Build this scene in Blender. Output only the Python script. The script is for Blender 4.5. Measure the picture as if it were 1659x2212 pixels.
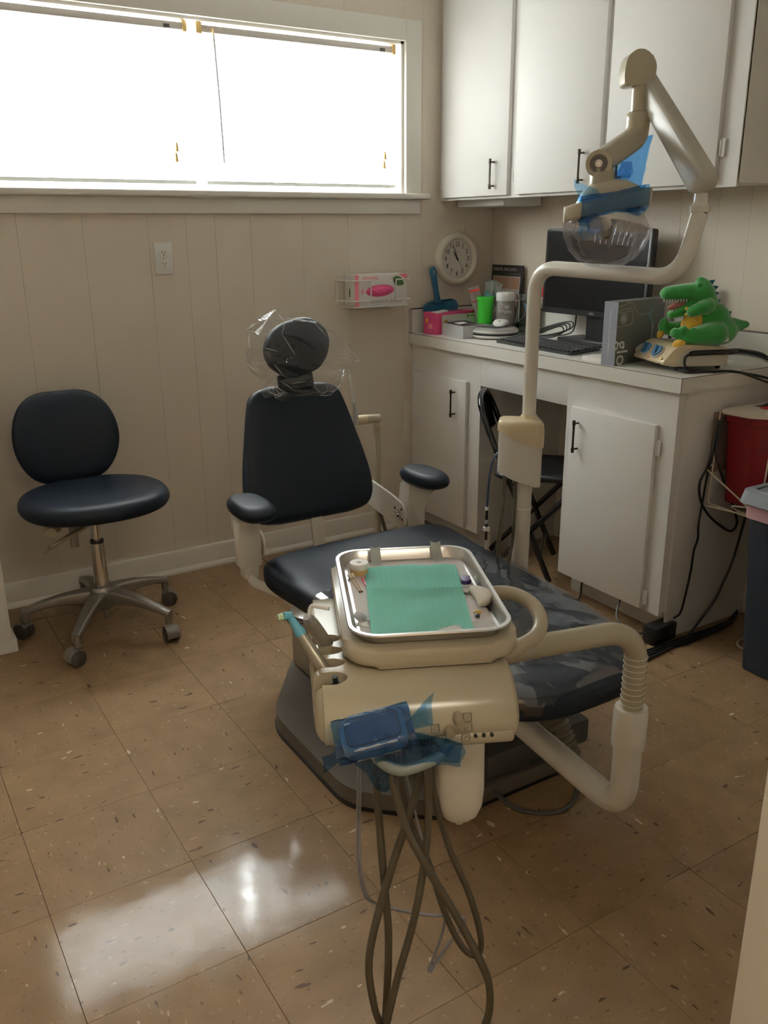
import bpy, bmesh, math, random
from mathutils import Vector, Matrix, noise
random.seed(7)
V = Vector
for o in list(bpy.data.objects):
    bpy.data.objects.remove(o)
SC = bpy.context.scene
COL = SC.collection
PI = math.pi

# ------------------------------------------------------------------ camera
CAM_POS = V((-0.1762, -1.9110, 1.3414))
FWD = V((0.49988, 0.80918, -0.30880)); RIGHT = V((0.84949, -0.52755, -0.00723))
UP = RIGHT.cross(FWD)
cam = bpy.data.cameras.new('camera')
cam.sensor_fit = 'VERTICAL'; cam.sensor_height = 36.0
cam.lens = 36.0 * 1890.76 / 2212.0
cam.clip_start = 0.02
co = bpy.data.objects.new('camera', cam); COL.objects.link(co)
co.matrix_world = Matrix(((RIGHT.x, UP.x, -FWD.x, CAM_POS.x), (RIGHT.y, UP.y, -FWD.y, CAM_POS.y),
                          (RIGHT.z, UP.z, -FWD.z, CAM_POS.z), (0, 0, 0, 1)))
SC.camera = co

# ------------------------------------------------------------------ world, exposure
SKY = 78.0
HALL_FILL = 42.0
wd = bpy.data.worlds.new('sky'); SC.world = wd; wd.use_nodes = True
bg = wd.node_tree.nodes['Background']
bg.inputs[0].default_value = (0.965, 0.985, 1.0, 1); bg.inputs[1].default_value = SKY
vs = SC.view_settings
vs.view_transform = 'Standard'; vs.look = 'None'; vs.exposure = 0.0; vs.gamma = 1.0
vs.use_curve_mapping = False
SC.cycles.use_denoising = True
SC.cycles.max_bounces = 8; SC.cycles.diffuse_bounces = 5; SC.cycles.glossy_bounces = 3; SC.cycles.transparent_max_bounces = 12
SC.cycles.use_adaptive_sampling = True; SC.cycles.adaptive_threshold = .05
SC.cycles.caustics_reflective = False; SC.cycles.caustics_refractive = False
SC.cycles.sample_clamp_indirect = 6.0
# sky portal: only guides the sampling of the sky light through the window opening
pl = bpy.data.lights.new('window_portal', 'AREA'); pl.shape = 'RECTANGLE'; pl.size = 1.80; pl.size_y = 0.575
pl.cycles.is_portal = True
po = bpy.data.objects.new('window_portal', pl); COL.objects.link(po)
po.location = (1.072, 1.60, 1.767); po.rotation_euler = (-PI / 2, 0, 0)

# ------------------------------------------------------------------ materials
MATS = {}
def M(name, rgb, rough=.5, metal=0., spec=.5, coat=0., noise_amt=0., noise_scale=20., bump=0., bump_scale=60., sheen=0.):
    if name in MATS: return MATS[name]
    m = bpy.data.materials.new(name); m.use_nodes = True
    nt = m.node_tree; b = nt.nodes['Principled BSDF']
    b.inputs['Base Color'].default_value = (*rgb, 1); b.inputs['Roughness'].default_value = rough
    b.inputs['Metallic'].default_value = metal; b.inputs['Specular IOR Level'].default_value = spec
    b.inputs['Coat Weight'].default_value = coat
    if sheen: b.inputs['Sheen Weight'].default_value = sheen
    if noise_amt or bump:
        tc = nt.nodes.new('ShaderNodeTexCoord')
    if noise_amt:
        n = nt.nodes.new('ShaderNodeTexNoise'); n.inputs['Scale'].default_value = noise_scale
        n.inputs['Detail'].default_value = 4
        nt.links.new(tc.outputs['Object'], n.inputs['Vector'])
        mx = nt.nodes.new('ShaderNodeMixRGB'); mx.blend_type = 'MIX'
        lo = tuple(c * (1 - noise_amt) for c in rgb); hi = tuple(min(1, c * (1 + noise_amt)) for c in rgb)
        mx.inputs[1].default_value = (*lo, 1); mx.inputs[2].default_value = (*hi, 1)
        nt.links.new(n.outputs['Fac'], mx.inputs[0]); nt.links.new(mx.outputs[0], b.inputs['Base Color'])
    if bump:
        n2 = nt.nodes.new('ShaderNodeTexNoise'); n2.inputs['Scale'].default_value = bump_scale
        nt.links.new(tc.outputs['Object'], n2.inputs['Vector'])
        bp = nt.nodes.new('ShaderNodeBump'); bp.inputs['Strength'].default_value = bump; bp.inputs['Distance'].default_value = .002
        nt.links.new(n2.outputs['Fac'], bp.inputs['Height']); nt.links.new(bp.outputs[0], b.inputs['Normal'])
    MATS[name] = m
    return m
def FILM(name, tint, gloss=.15, rough=.1, body=0., body_rgb=(1, 1, 1), bump=.3, bump_scale=30., patch=None):
    """thin plastic sheet: see-through tint + a share of gloss + a share of milky body"""
    if name in MATS: return MATS[name]
    m = bpy.data.materials.new(name); m.use_nodes = True
    nt = m.node_tree; nt.nodes.remove(nt.nodes['Principled BSDF']); out = nt.nodes['Material Output']
    t = nt.nodes.new('ShaderNodeBsdfTransparent'); t.inputs[0].default_value = (*tint, 1)
    g = nt.nodes.new('ShaderNodeBsdfGlossy'); g.inputs['Roughness'].default_value = rough
    mx = nt.nodes.new('ShaderNodeMixShader'); mx.inputs[0].default_value = gloss
    nt.links.new(t.outputs[0], mx.inputs[1]); nt.links.new(g.outputs[0], mx.inputs[2])
    last = mx
    if patch:      # areas where the sheet clings and areas where it lies loose
        tc0 = nt.nodes.new('ShaderNodeTexCoord'); n0 = nt.nodes.new('ShaderNodeTexNoise'); n0.inputs['Scale'].default_value = patch[0]; n0.inputs['Detail'].default_value = 3; n0.inputs['Distortion'].default_value = 1.2
        nt.links.new(tc0.outputs['Object'], n0.inputs['Vector'])
        r0 = nt.nodes.new('ShaderNodeMapRange'); r0.inputs[1].default_value = .44; r0.inputs[2].default_value = .455; r0.inputs[3].default_value = patch[1]; r0.inputs[4].default_value = patch[2]
        nt.links.new(n0.outputs['Fac'], r0.inputs[0]); nt.links.new(r0.outputs[0], mx.inputs[0])
    if body:
        d = nt.nodes.new('ShaderNodeBsdfDiffuse'); d.inputs[0].default_value = (*body_rgb, 1)
        m2 = nt.nodes.new('ShaderNodeMixShader'); m2.inputs[0].default_value = body
        nt.links.new(mx.outputs[0], m2.inputs[1]); nt.links.new(d.outputs[0], m2.inputs[2]); last = m2
    if bump:
        tc = nt.nodes.new('ShaderNodeTexCoord'); n2 = nt.nodes.new('ShaderNodeTexNoise'); n2.inputs['Scale'].default_value = bump_scale
        nt.links.new(tc.outputs['Object'], n2.inputs['Vector'])
        bp = nt.nodes.new('ShaderNodeBump'); bp.inputs['Strength'].default_value = bump; bp.inputs['Distance'].default_value = .01
        nt.links.new(n2.outputs['Fac'], bp.inputs['Height']); nt.links.new(bp.outputs[0], g.inputs['Normal'])
    nt.links.new(last.outputs[0], out.inputs[0])
    MATS[name] = m
    return m

def floor_tile_mat():
    m = bpy.data.materials.new('vinyl_tile'); m.use_nodes = True
    nt = m.node_tree; N = nt.nodes; L = nt.links; b = N['Principled BSDF']
    tc = N.new('ShaderNodeTexCoord'); oi = N.new('ShaderNodeObjectInfo')
    add = N.new('ShaderNodeVectorMath'); add.operation = 'ADD'
    sc = N.new('ShaderNodeVectorMath'); sc.operation = 'SCALE'; sc.inputs['Scale'].default_value = 37.0
    comb = N.new('ShaderNodeCombineXYZ')
    L.new(oi.outputs['Random'], comb.inputs[0]); L.new(oi.outputs['Random'], comb.inputs[1])
    L.new(comb.outputs[0], sc.inputs[0]); L.new(tc.outputs['Object'], add.inputs[0]); L.new(sc.outputs[0], add.inputs[1])
    def fleck(scale, stretch, lo, hi):
        mp = N.new('ShaderNodeMapping'); mp.inputs['Scale'].default_value = (1, stretch, 1)
        mp.inputs['Location'].default_value = (scale * .13, scale * .07, 0)
        n = N.new('ShaderNodeTexNoise'); n.inputs['Scale'].default_value = scale; n.inputs['Detail'].default_value = 3; n.inputs['Roughness'].default_value = .4
        r = N.new('ShaderNodeMapRange'); r.inputs[1].default_value = lo; r.inputs[2].default_value = hi
        L.new(add.outputs[0], mp.inputs[0]); L.new(mp.outputs[0], n.inputs['Vector']); L.new(n.outputs['Fac'], r.inputs[0])
        return r.outputs[0]
    base = N.new('ShaderNodeMixRGB'); base.inputs[1].default_value = (.222, .140, .070, 1); base.inputs[2].default_value = (.276, .176, .092, 1)
    L.new(fleck(9, 1.6, .3, .7), base.inputs[0])
    cur = base.outputs[0]
    for scale, st, lo, hi, colr, amt in ((40, 2.6, .675, .705, (.46, .35, .23, 1), .5), (20, 3.0, .69, .70, (.06, .032, .018, 1), .85), (60, 2.4, .68, .695, (.12, .07, .04, 1), .7),
                                         (17, 2.4, .715, .725, (.56, .46, .34, 1), .8)):
        mx = N.new('ShaderNodeMixRGB'); mu = N.new('ShaderNodeMath'); mu.operation = 'MULTIPLY'; mu.inputs[1].default_value = amt
        L.new(fleck(scale, st, lo, hi), mu.inputs[0]); L.new(mu.outputs[0], mx.inputs[0]); L.new(cur, mx.inputs[1]); mx.inputs[2].default_value = colr
        cur = mx.outputs[0]
    hv = N.new('ShaderNodeMixRGB'); hv.blend_type = 'MULTIPLY'; hv.inputs[0].default_value = 1
    rr = N.new('ShaderNodeMapRange'); rr.inputs[3].default_value = .93; rr.inputs[4].default_value = 1.06
    L.new(oi.outputs['Random'], rr.inputs[0]); L.new(cur, hv.inputs[1]); L.new(rr.outputs[0], hv.inputs[2])
    L.new(hv.outputs[0], b.inputs['Base Color'])
    b.inputs['Roughness'].default_value = .55; b.inputs['Coat Weight'].default_value = .32; b.inputs['Specular IOR Level'].default_value = .2
    # uneven wax
    wn = N.new('ShaderNodeTexNoise'); wn.inputs['Scale'].default_value = 14; wn.inputs['Detail'].default_value = 5
    geo = N.new('ShaderNodeNewGeometry'); L.new(geo.outputs['Position'], wn.inputs['Vector'])
    wr = N.new('ShaderNodeMapRange'); wr.inputs[1].default_value = .3; wr.inputs[2].default_value = .7; wr.inputs[3].default_value = .045; wr.inputs[4].default_value = .14
    L.new(wn.outputs['Fac'], wr.inputs[0]); L.new(wr.outputs[0], b.inputs['Coat Roughness'])
    bp = N.new('ShaderNodeBump'); bp.inputs['Strength'].default_value = .10; bp.inputs['Distance'].default_value = .004
    L.new(wn.outputs['Fac'], bp.inputs['Height']); L.new(bp.outputs[0], b.inputs['Coat Normal'])
    return m

def translucent_mat(name, rgb, mixf=.5):
    m = bpy.data.materials.new(name); m.use_nodes = True
    nt = m.node_tree; nt.nodes.remove(nt.nodes['Principled BSDF']); out = nt.nodes['Material Output']
    d = nt.nodes.new('ShaderNodeBsdfDiffuse'); d.inputs[0].default_value = (*rgb, 1)
    t = nt.nodes.new('ShaderNodeBsdfTranslucent'); t.inputs[0].default_value = (*rgb, 1)
    mx = nt.nodes.new('ShaderNodeMixShader'); mx.inputs[0].default_value = mixf
    nt.links.new(d.outputs[0], mx.inputs[1]); nt.links.new(t.outputs[0], mx.inputs[2]); nt.links.new(mx.outputs[0], out.inputs[0])
    MATS[name] = m
    return m
def emit_mat(name, rgb, s):
    m = bpy.data.materials.new(name); m.use_nodes = True
    b = m.node_tree.nodes['Principled BSDF']; b.inputs['Emission Color'].default_value = (*rgb, 1); b.inputs['Emission Strength'].default_value = s
    b.inputs['Base Color'].default_value = (.8, .8, .8, 1)
    return m

WALL = M('taupe_wall_paint', (.72, .64, .54), .55, noise_amt=.03, noise_scale=5, bump=.08, bump_scale=150)
GROOVE = M('panel_groove', (.66, .585, .49), .8)
TRIM = M('white_trim_paint', (.80, .765, .70), .4, noise_amt=.02, noise_scale=8)
CABW = M('white_cabinet_paint', (.79, .775, .745), .5, spec=.25, noise_amt=.015, noise_scale=6, bump=.06, bump_scale=200)
CEIL = M('white_ceiling', (.88, .87, .84), .8)
TILE = floor_tile_mat()
GROUT = M('tile_joint', (.07, .045, .026), .8)
LAMI = M('white_laminate', (.78, .76, .70), .3, noise_amt=.03, noise_scale=4)
SEAM = M('laminate_seam', (.05, .035, .025), .7)
BRONZE = M('aged_bronze', (.06, .05, .035), .35, .8)
NAVY = M('navy_vinyl', (.006, .0115, .022), .46, spec=.30, bump=.05, bump_scale=350)
CREAM = M('cream_enamel', (.43, .38, .275), .22, noise_amt=.02)
CREAM2 = M('pale_beige_plastic', (.46, .40, .29), .28)
YELLOWED = M('yellowed_plastic', (.66, .55, .36), .25)
GREYP = M('pale_grey_enamel', (.72, .69, .62), .24)
ARM_BACKLIT = M('spring_arm_shaded', (.46, .43, .365), .3)  # enamel painted darker to carry the backlit shade of the arm
TAUPE = M('taupe_casting', (.125, .11, .09), .45)
TAUPE_L = M('taupe_cover', (.30, .255, .19), .45)
DGREY = M('dark_grey_plastic', (.07, .068, .062), .5)
STEEL = M('brushed_steel', (.62, .61, .60), .28, 1., bump=.03, bump_scale=300)
CHROME = M('chrome', (.7, .69, .67), .12, 1.)
ALU = M('silver_alloy', (.33, .31, .28), .38, .75)
BLACK = M('black_plastic', (.012, .012, .013), .4)
BLACKG = M('black_enamel', (.010, .010, .011), .18)
HOSE = M('grey_brown_hose', (.085, .07, .045), .5)
HOSE2 = M('grey_hose', (.25, .25, .26), .45)
WHITEP = M('white_plastic', (.80, .79, .76), .35)
CLEARP = FILM('clear_film', (.93, .95, .96), gloss=.05, rough=.07, body=.008, bump=.35, bump_scale=14, patch=(7., .05, .20))
CLEARB = FILM('clear_bag', (.97, .975, .978), gloss=.065, rough=.07, body=.018, bump=.6, bump_scale=30)
BLUEF = FILM('blue_barrier_film', (.20, .42, .66), gloss=.08, rough=.10, body=.07, body_rgb=(.06, .24, .55), bump=.4, bump_scale=60)
BLUEL = FILM('blue_barrier_film_single', (.38, .62, .86), gloss=.06, rough=.12, body=.07, body_rgb=(.12, .36, .72), bump=.4, bump_scale=60)
GLASS = FILM('window_pane', (.96, .98, .97), gloss=.05, rough=.02, bump=0)
SHIELD = FILM('clear_shield', (.90, .89, .92), gloss=.20, rough=.04, body=.03, bump=.3, bump_scale=16)
GLASSP = FILM('plate_glass', (.72, .88, .88), gloss=.12, rough=.03, bump=0)
FROST = FILM('frosted_plastic', (.80, .81, .83), gloss=.05, rough=.25, body=.6, body_rgb=(.86, .86, .86), bump=0)
SLAT = translucent_mat('blind_slat', (.88, .87, .85), .34)
ORANGE_BROWN = M('tan_bracket', (.62, .42, .16), .4)
TEAL = M('teal_paper', (.47, 1.0, .90), .8)
NAVYCAN = M('navy_bin', (.016, .024, .038), .45)
RED = M('red_sharps', (.17, .008, .011), .25)
MAGENTA = M('magenta_card', (.55, .05, .16), .5)
PINK = M('pink_card', (.80, .22, .30), .5)
CARD = M('white_card', (.80, .77, .74), .5)
GREEN = M('green_cup', (.08, .78, .07), .4)
DBLUE = M('dustpan_blue', (.008, .085, .15), .45)
INK = M('dark_ink', (.03, .03, .03), .6)
INKG = M('grey_ink', (.45, .44, .43), .6)
INKW = M('white_ink', (.8, .8, .78), .6)

# ------------------------------------------------------------------ mesh helpers
def spline(pts, n=8, closed=False):
    P = [V(p) for p in pts]
    if len(P) < 3: return P
    out = []; m = len(P)
    rng = range(m) if closed else range(m - 1)
    for i in rng:
        p1, p2 = P[i], P[(i + 1) % m]
        p0 = P[i - 1] if (i > 0 or closed) else p1 * 2 - p2
        p3 = P[(i + 2) % m] if (i + 2 < m or closed) else p2 * 2 - p1
        for k in range(n):
            t = k / n
            out.append(.5 * ((2 * p1) + (-p0 + p2) * t + (2 * p0 - 5 * p1 + 4 * p2 - p3) * t * t + (-p0 + 3 * p1 - 3 * p2 + p3) * t ** 3))
    if not closed: out.append(P[-1])
    return out
def fillet(pts, r, n=8):
    P = [V(p) for p in pts]; out = [P[0]]
    for i in range(1, len(P) - 1):
        a, b, c = P[i - 1], P[i], P[i + 1]
        d1 = (a - b); d2 = (c - b); l = min(r, d1.length * .49, d2.length * .49)
        s = b + d1.normalized() * l; e = b + d2.normalized() * l
        for k in range(n + 1):
            t = k / n
            out.append((1 - t) ** 2 * s + 2 * t * (1 - t) * b + t * t * e)
    out.append(P[-1])
    return out
def rrect(w, h, r, n=5):
    """rounded rectangle outline, counter-clockwise, centred"""
    out = []
    for cx, cy, a0 in ((w / 2 - r, h / 2 - r, 0), (-w / 2 + r, h / 2 - r, 90), (-w / 2 + r, -h / 2 + r, 180), (w / 2 - r, -h / 2 + r, 270)):
        for k in range(n + 1):
            a = math.radians(a0 + 90 * k / n)
            out.append((cx + r * math.cos(a), cy + r * math.sin(a)))
    return out
def sup(n, e, a, b):
    out = []
    for k in range(n):
        t = 2 * PI * k / n; c, s = math.cos(t), math.sin(t)
        out.append((a * math.copysign(abs(c) ** (2 / e), c), b * math.copysign(abs(s) ** (2 / e), s)))
    return out
def dens(rows, n=3):
    """Catmull-Rom resampling of tuples"""
    rows = [tuple(r) + (0,) * (max(map(len, rows)) - len(r)) for r in rows]; out = []
    for i in range(len(rows) - 1):
        p1, p2 = rows[i], rows[i + 1]; p0 = rows[max(i - 1, 0)]; p3 = rows[min(i + 2, len(rows) - 1)]
        for k in range(n):
            t = k / n
            out.append(tuple(.5 * (2 * b + (c - a) * t + (2 * a - 5 * b + 4 * c - d) * t * t + (-a + 3 * b - 3 * c + d) * t ** 3) for a, b, c, d in zip(p0, p1, p2, p3)))
    return out + [rows[-1]]
def carve(obj, cutters):
    """cut shapes out of a mesh for good"""
    for c in cutters:
        mo = obj.modifiers.new('cut', 'BOOLEAN'); mo.operation = 'DIFFERENCE'; mo.object = c; mo.solver = 'EXACT'
    bpy.context.view_layer.update()
    me = bpy.data.meshes.new_from_object(obj.evaluated_get(bpy.context.evaluated_depsgraph_get()))
    obj.modifiers.clear(); obj.data = me
    for c in cutters: bpy.data.objects.remove(c)
    me.polygons.foreach_set('use_smooth', [True] * len(me.polygons)); me.set_sharp_from_angle(angle=math.radians(38))
def frame(right, up):
    r = V(right).normalized(); u = V(up); u = (u - r * u.dot(r)).normalized(); n = r.cross(u)
    return Matrix(((r.x, u.x, n.x), (r.y, u.y, n.y), (r.z, u.z, n.z)))
def T(loc=(0, 0, 0), rot=None):
    m = Matrix.Translation(V(loc))
    if rot is not None: m = m @ rot.to_4x4()
    return m
def RZ(d): return Matrix.Rotation(math.radians(d), 3, 'Z')
def RX(d): return Matrix.Rotation(math.radians(d), 3, 'X')
def RY(d): return Matrix.Rotation(math.radians(d), 3, 'Y')

class MB:
    def __init__(s, mat=None):
        s.bm = bmesh.new(); s.base = mat or Matrix.Identity(4)
    def _put(s, vs, fs):
        bv = [s.bm.verts.new(s.base @ V(v)) for v in vs]
        out = []
        for f in fs:
            try: out.append(s.bm.faces.new([bv[i] for i in f]))
            except ValueError: pass
        return bv, out
    def box(s, c, size, rot=None, bevel=0., seg=2):
        x, y, z = (d / 2 for d in size)
        m = T(c, rot)
        vs = [m @ V((sx * x, sy * y, sz * z)) for sx in (-1, 1) for sy in (-1, 1) for sz in (-1, 1)]
        fs = [(0, 1, 3, 2), (4, 6, 7, 5), (0, 4, 5, 1), (2, 3, 7, 6), (0, 2, 6, 4), (1, 5, 7, 3)]
        bv, bf = s._put(vs, fs)
        if bevel > 0:
            es = list({e for f in bf for e in f.edges})
            bmesh.ops.bevel(s.bm, geom=es, offset=bevel, segments=seg, profile=.5, affect='EDGES', clamp_overlap=True)
        return s
    def box2(s, a, b, bevel=0., seg=2):
        a, b = V(a), V(b)
        return s.box((a + b) / 2, [abs(b[i] - a[i]) for i in range(3)], None, bevel, seg)
    def loft(s, rings, cap=True, closed=False):
        n = len(rings[0]); vs = [p for r in rings for p in r]; fs = []
        R = len(rings)
        for i in range(R if closed else R - 1):
            j = (i + 1) % R
            for k in range(n):
                l = (k + 1) % n
                fs.append((i * n + k, i * n + l, j * n + l, j * n + k))
        if cap and not closed:
            fs.append(tuple(range(n))[::-1]); fs.append(tuple((R - 1) * n + k for k in range(n)))
        s._put(vs, fs)
        return s
    def tube(s, pts, r, seg=10, closed=False, cap=True, r1=None):
        P = [V(p) for p in pts]; m = len(P); rings = []
        t0 = (P[1] - P[0]).normalized()
        ref = V((0, 0, 1)) if abs(t0.z) < .9 else V((1, 0, 0))
        nrm = t0.cross(ref).normalized()
        for i in range(m):
            if closed: t = (P[(i + 1) % m] - P[i - 1])
            else: t = P[min(i + 1, m - 1)] - P[max(i - 1, 0)]
            if t.length < 1e-9: t = t0
            t.normalize()
            nrm = nrm - t * nrm.dot(t)
            if nrm.length < 1e-6: nrm = t.orthogonal()
            nrm.normalize(); bn = t.cross(nrm)
            rr = r[i] if isinstance(r, (list, tuple)) else (r if r1 is None else r + (r1 - r) * i / (m - 1))
            rings.append([P[i] + (nrm * math.cos(2 * PI * k / seg) + bn * math.sin(2 * PI * k / seg)) * rr for k in range(seg)])
        return s.loft(rings, cap, closed)
    def cyl(s, p0, p1, r, r1=None, seg=20, cap=True):
        return s.tube([p0, p1], [r, r if r1 is None else r1], seg, cap=cap)
    def lathe(s, prof, loc=(0, 0, 0), rot=None, seg=28, cap=True):
        m = T(loc, rot)
        rings = [[m @ V((max(r, 1e-4) * math.cos(2 * PI * k / seg), max(r, 1e-4) * math.sin(2 * PI * k / seg), z)) for k in range(seg)] for r, z in prof]
        return s.loft(rings, cap)
    def prism(s, poly, z0, z1, loc=(0, 0, 0), rot=None, bevel=0., seg=2):
        m = T(loc, rot); n = len(poly)
        vs = [m @ V((x, y, z0)) for x, y in poly] + [m @ V((x, y, z1)) for x, y in poly]
        fs = [tuple(range(n))[::-1], tuple(range(n, 2 * n))] + [(k, (k + 1) % n, n + (k + 1) % n, n + k) for k in range(n)]
        bv, bf = s._put(vs, fs)
        if bevel > 0:
            es = list(bf[0].edges) + list(bf[1].edges)
            bmesh.ops.bevel(s.bm, geom=list(set(es)), offset=bevel, segments=seg, profile=.5, affect='EDGES', clamp_overlap=True)
        return s
    def pillow(s, poly, z0, z1, loc=(0, 0, 0), rot=None, rnd=.3, steps=4):
        """outline swept up with rounded shoulders (scaled rings)"""
        m = T(loc, rot); h = (z1 - z0) / 2; zc = (z0 + z1) / 2
        cx = sum(p[0] for p in poly) / len(poly); cy = sum(p[1] for p in poly) / len(poly)
        rings = []
        size = max(max(abs(p[0] - cx), abs(p[1] - cy)) for p in poly)
        for i in range(-steps, steps + 1):
            a = i / steps * PI / 2
            z = zc + h * math.sin(a); k = 1 - (1 - math.cos(a)) * rnd * h / size * 2
            rings.append([m @ V((cx + (x - cx) * k, cy + (y - cy) * k, z)) for x, y in poly])
        return s.loft(rings, True)
    def ell(s, c, r, rot=None, seg=16, rings=10):
        m = T(c, rot)
        prof = [(math.sin(PI * i / rings), -math.cos(PI * i / rings)) for i in range(rings + 1)]
        rr = [[m @ V((max(p, .02) * r[0] * math.cos(2 * PI * k / seg), max(p, .02) * r[1] * math.sin(2 * PI * k / seg), z * r[2])) for k in range(seg)] for p, z in prof]
        return s.loft(rr, True)
    def grid(s, nx, ny, fn):
        vs = [fn(i / (nx - 1), j / (ny - 1)) for j in range(ny) for i in range(nx)]
        fs = [(j * nx + i, j * nx + i + 1, (j + 1) * nx + i + 1, (j + 1) * nx + i) for j in range(ny - 1) for i in range(nx - 1)]
        s._put(vs, fs)
        return s
    def poly(s, pts):
        s._put(pts, [tuple(range(len(pts)))]); return s
    def build(s, name, mat, parent=None, smooth=True, angle=40, world=True, solid=0.):
        bm = s.bm
        if solid:
            bmesh.ops.solidify(bm, geom=bm.faces[:], thickness=solid)
        bmesh.ops.recalc_face_normals(bm, faces=bm.faces[:])
        if parent is not None and world:
            bm.transform(wmat(parent).inverted())
        me = bpy.data.meshes.new(name); bm.to_mesh(me); bm.free()
        if smooth:
            me.polygons.foreach_set('use_smooth', [True] * len(me.polygons))
            me.set_sharp_from_angle(angle=math.radians(angle))
        me.materials.append(mat)
        o = bpy.data.objects.new(name, me); COL.objects.link(o)
        if parent is not None: o.parent = parent
        return o
def wmat(o):
    m = o.matrix_basis.copy()
    while o.parent is not None:
        o = o.parent; m = o.matrix_basis @ m
    return m
def thing(name, label, cat, loc=(0, 0, 0), rotz=0., group=None):
    o = bpy.data.objects.new(name, None); COL.objects.link(o)
    o.empty_display_size = .05
    o.location = loc; o.rotation_euler = (0, 0, math.radians(rotz))
    return tag(o, label, cat, group)
def tag(o, label, cat, group=None):
    o['label'] = label; o['category'] = cat
    if group: o['group'] = group
    return o
def struct(o):
    o['kind'] = 'structure'; return o
def moved(mb, name, mat, loc, rotz, label, cat, group=None, **k):
    """one-mesh thing modelled in world space, with its origin put at its base"""
    o = mb.build(name, mat, **k)
    return tag(o, label, cat, group)
def text(s, size, loc, right, up, mat, parent, align='CENTER', name='lettering', extrude=.0004, squash=1.):
    cu = bpy.data.curves.new('t', 'FONT'); cu.body = s; cu.size = size; cu.align_x = align; cu.align_y = 'CENTER'
    cu.extrude = extrude; cu.resolution_u = 3
    ob = bpy.data.objects.new('t', cu)
    me = bpy.data.meshes.new_from_object(ob)
    m = T(loc, frame(right, up)) @ Matrix.Diagonal((squash, 1, 1, 1))
    me.transform((wmat(parent).inverted() if parent else Matrix.Identity(4)) @ m)
    me.materials.clear(); me.materials.append(mat); me.name = name
    bpy.data.objects.remove(ob); bpy.data.curves.remove(cu)
    o = bpy.data.objects.new(name, me); COL.objects.link(o)
    if parent: o.parent = parent
    return o

# ------------------------------------------------------------------ room shell
WY, XR, XL, YF, CZ = 1.392, 2.465, -0.45, -1.55, 2.44
WX0, WX1, WZ0, WZ1 = 0.17, 1.974, 1.479, 2.055          # window opening
TS = 0.3048
# floor: slab + single tiles
fl = struct(MB().box2((XL - .1, YF - 1.8, -.06), (XR + .1, WY + .1, -.0045)).build('floor', GROUT))
tb = MB(); tb.box((0, 0, -.0022), (TS - .0007, TS - .0007, .0044), bevel=.0004, seg=1)
t0 = tb.build('tile', TILE, None)
first = True
for i in range(-2, 9):
    for j in range(-6, 5):
        x, y = (i + .5) * TS, (j + .5) * TS
        if x < XL - .16 or x > XR + .16 or y > WY + .16: continue
        t = t0 if first else t0.copy()
        if not first: COL.objects.link(t)
        first = False
        t.parent = fl; t.location = (x, y, 0)
        q = 90 * ((i + j) % 2)
        t.rotation_euler = (math.radians(random.uniform(-.12, .12)), math.radians(random.uniform(-.12, .12)), math.radians(q + 180 * random.randint(0, 1)))

# ceiling
struct(MB().box2((XL - .1, YF - 1.8, CZ), (XR + .1, WY + .14, CZ + .1)).build('ceiling', CEIL))
# window wall: backing around the opening and thin face panels with grooves
wb = MB()
wb.box2((XL - .1, WY + .004, 0), (WX0, WY + .12, CZ)); wb.box2((WX1, WY + .004, 0), (XR + .1, WY + .12, CZ))
wb.box2((WX0, WY + .004, 0), (WX1, WY + .12, WZ0)); wb.box2((WX0, WY + .004, WZ1), (WX1, WY + .12, CZ))
wback = struct(wb.build('wall_back', GROOVE, smooth=False))
def panel_strip(wall, cuts, z_list, axis):
    for a, b in zip(cuts[:-1], cuts[1:]):
        for z0, z1 in z_list(a, b):
            m = MB()
            if axis == 'y': m.box2((a + .0004, WY, z0), (b - .0004, WY + .0042, z1))
            elif axis == 'r': m.box2((XR, a + .0004, z0), (XR + .0042, b - .0004, z1))
            m.build('panel', WALL, wall, smooth=False)
cuts = [XL, -.19, .05, .17, .41, .628, .862, 1.005, 1.12, 1.265, 1.49, 1.70, 1.974, 2.068, 2.30, XR]
panel_strip(wback, cuts, lambda a, b: [(0, WZ0), (WZ1, CZ)] if a >= WX0 - .01 and b <= WX1 + .01 else [(0, CZ)], 'y')
wright = struct(MB().box2((XR + .004, YF - .12, 0), (XR + .12, WY + .12, CZ)).build('wall_right', GROOVE, smooth=False))
panel_strip(wright, [YF, -1.2, -.8, -.4, -.09, .046, .172, .333, .57, .80, 1.01, 1.2, WY], lambda a, b: [(0, CZ)], 'r')
struct(MB().box2((XL - .1, YF - 1.8, 0), (XL, WY + .12, CZ)).build('wall_left', WALL, smooth=False))
# wall with the doorway the picture is taken from, and the hall behind it
DX0, DX1, DZ = -.40, .455, 2.03
wf = MB(); wf.box2((XL, YF - .12, 0), (DX0, YF, CZ)); wf.box2((DX1, YF - .12, 0), (XR + .1, YF, CZ)); wf.box2((DX0, YF - .12, DZ), (DX1, YF, CZ))
struct(wf.build('wall_front', WALL, smooth=False))
struct(MB().box2((XL - .1, YF - 1.85, 0), (XR + .1, YF - 1.75, CZ)).build('wall_hall', WALL, smooth=False))
struct(MB().box2((1.30, YF - 1.8, 0), (1.38, YF - .12, CZ)).build('wall_hall_end', WALL, smooth=False))
jb = MB(); jb.box2((DX1 - .02, YF - .13, 0), (DX1 + .001, YF + .012, DZ), bevel=.002); jb.box2((DX1 - .012, YF + .0, 0), (DX1 + .06, YF + .018, DZ + .06), bevel=.003)
struct(jb.build('trim_1', TRIM))
jb = MB(); jb.box2((DX0 - .001, YF - .13, 0), (DX0 + .02, YF + .012, DZ), bevel=.002); jb.box2((DX0 - .045, YF, 0), (DX0 + .012, YF + .018, DZ + .06), bevel=.003)
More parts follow.
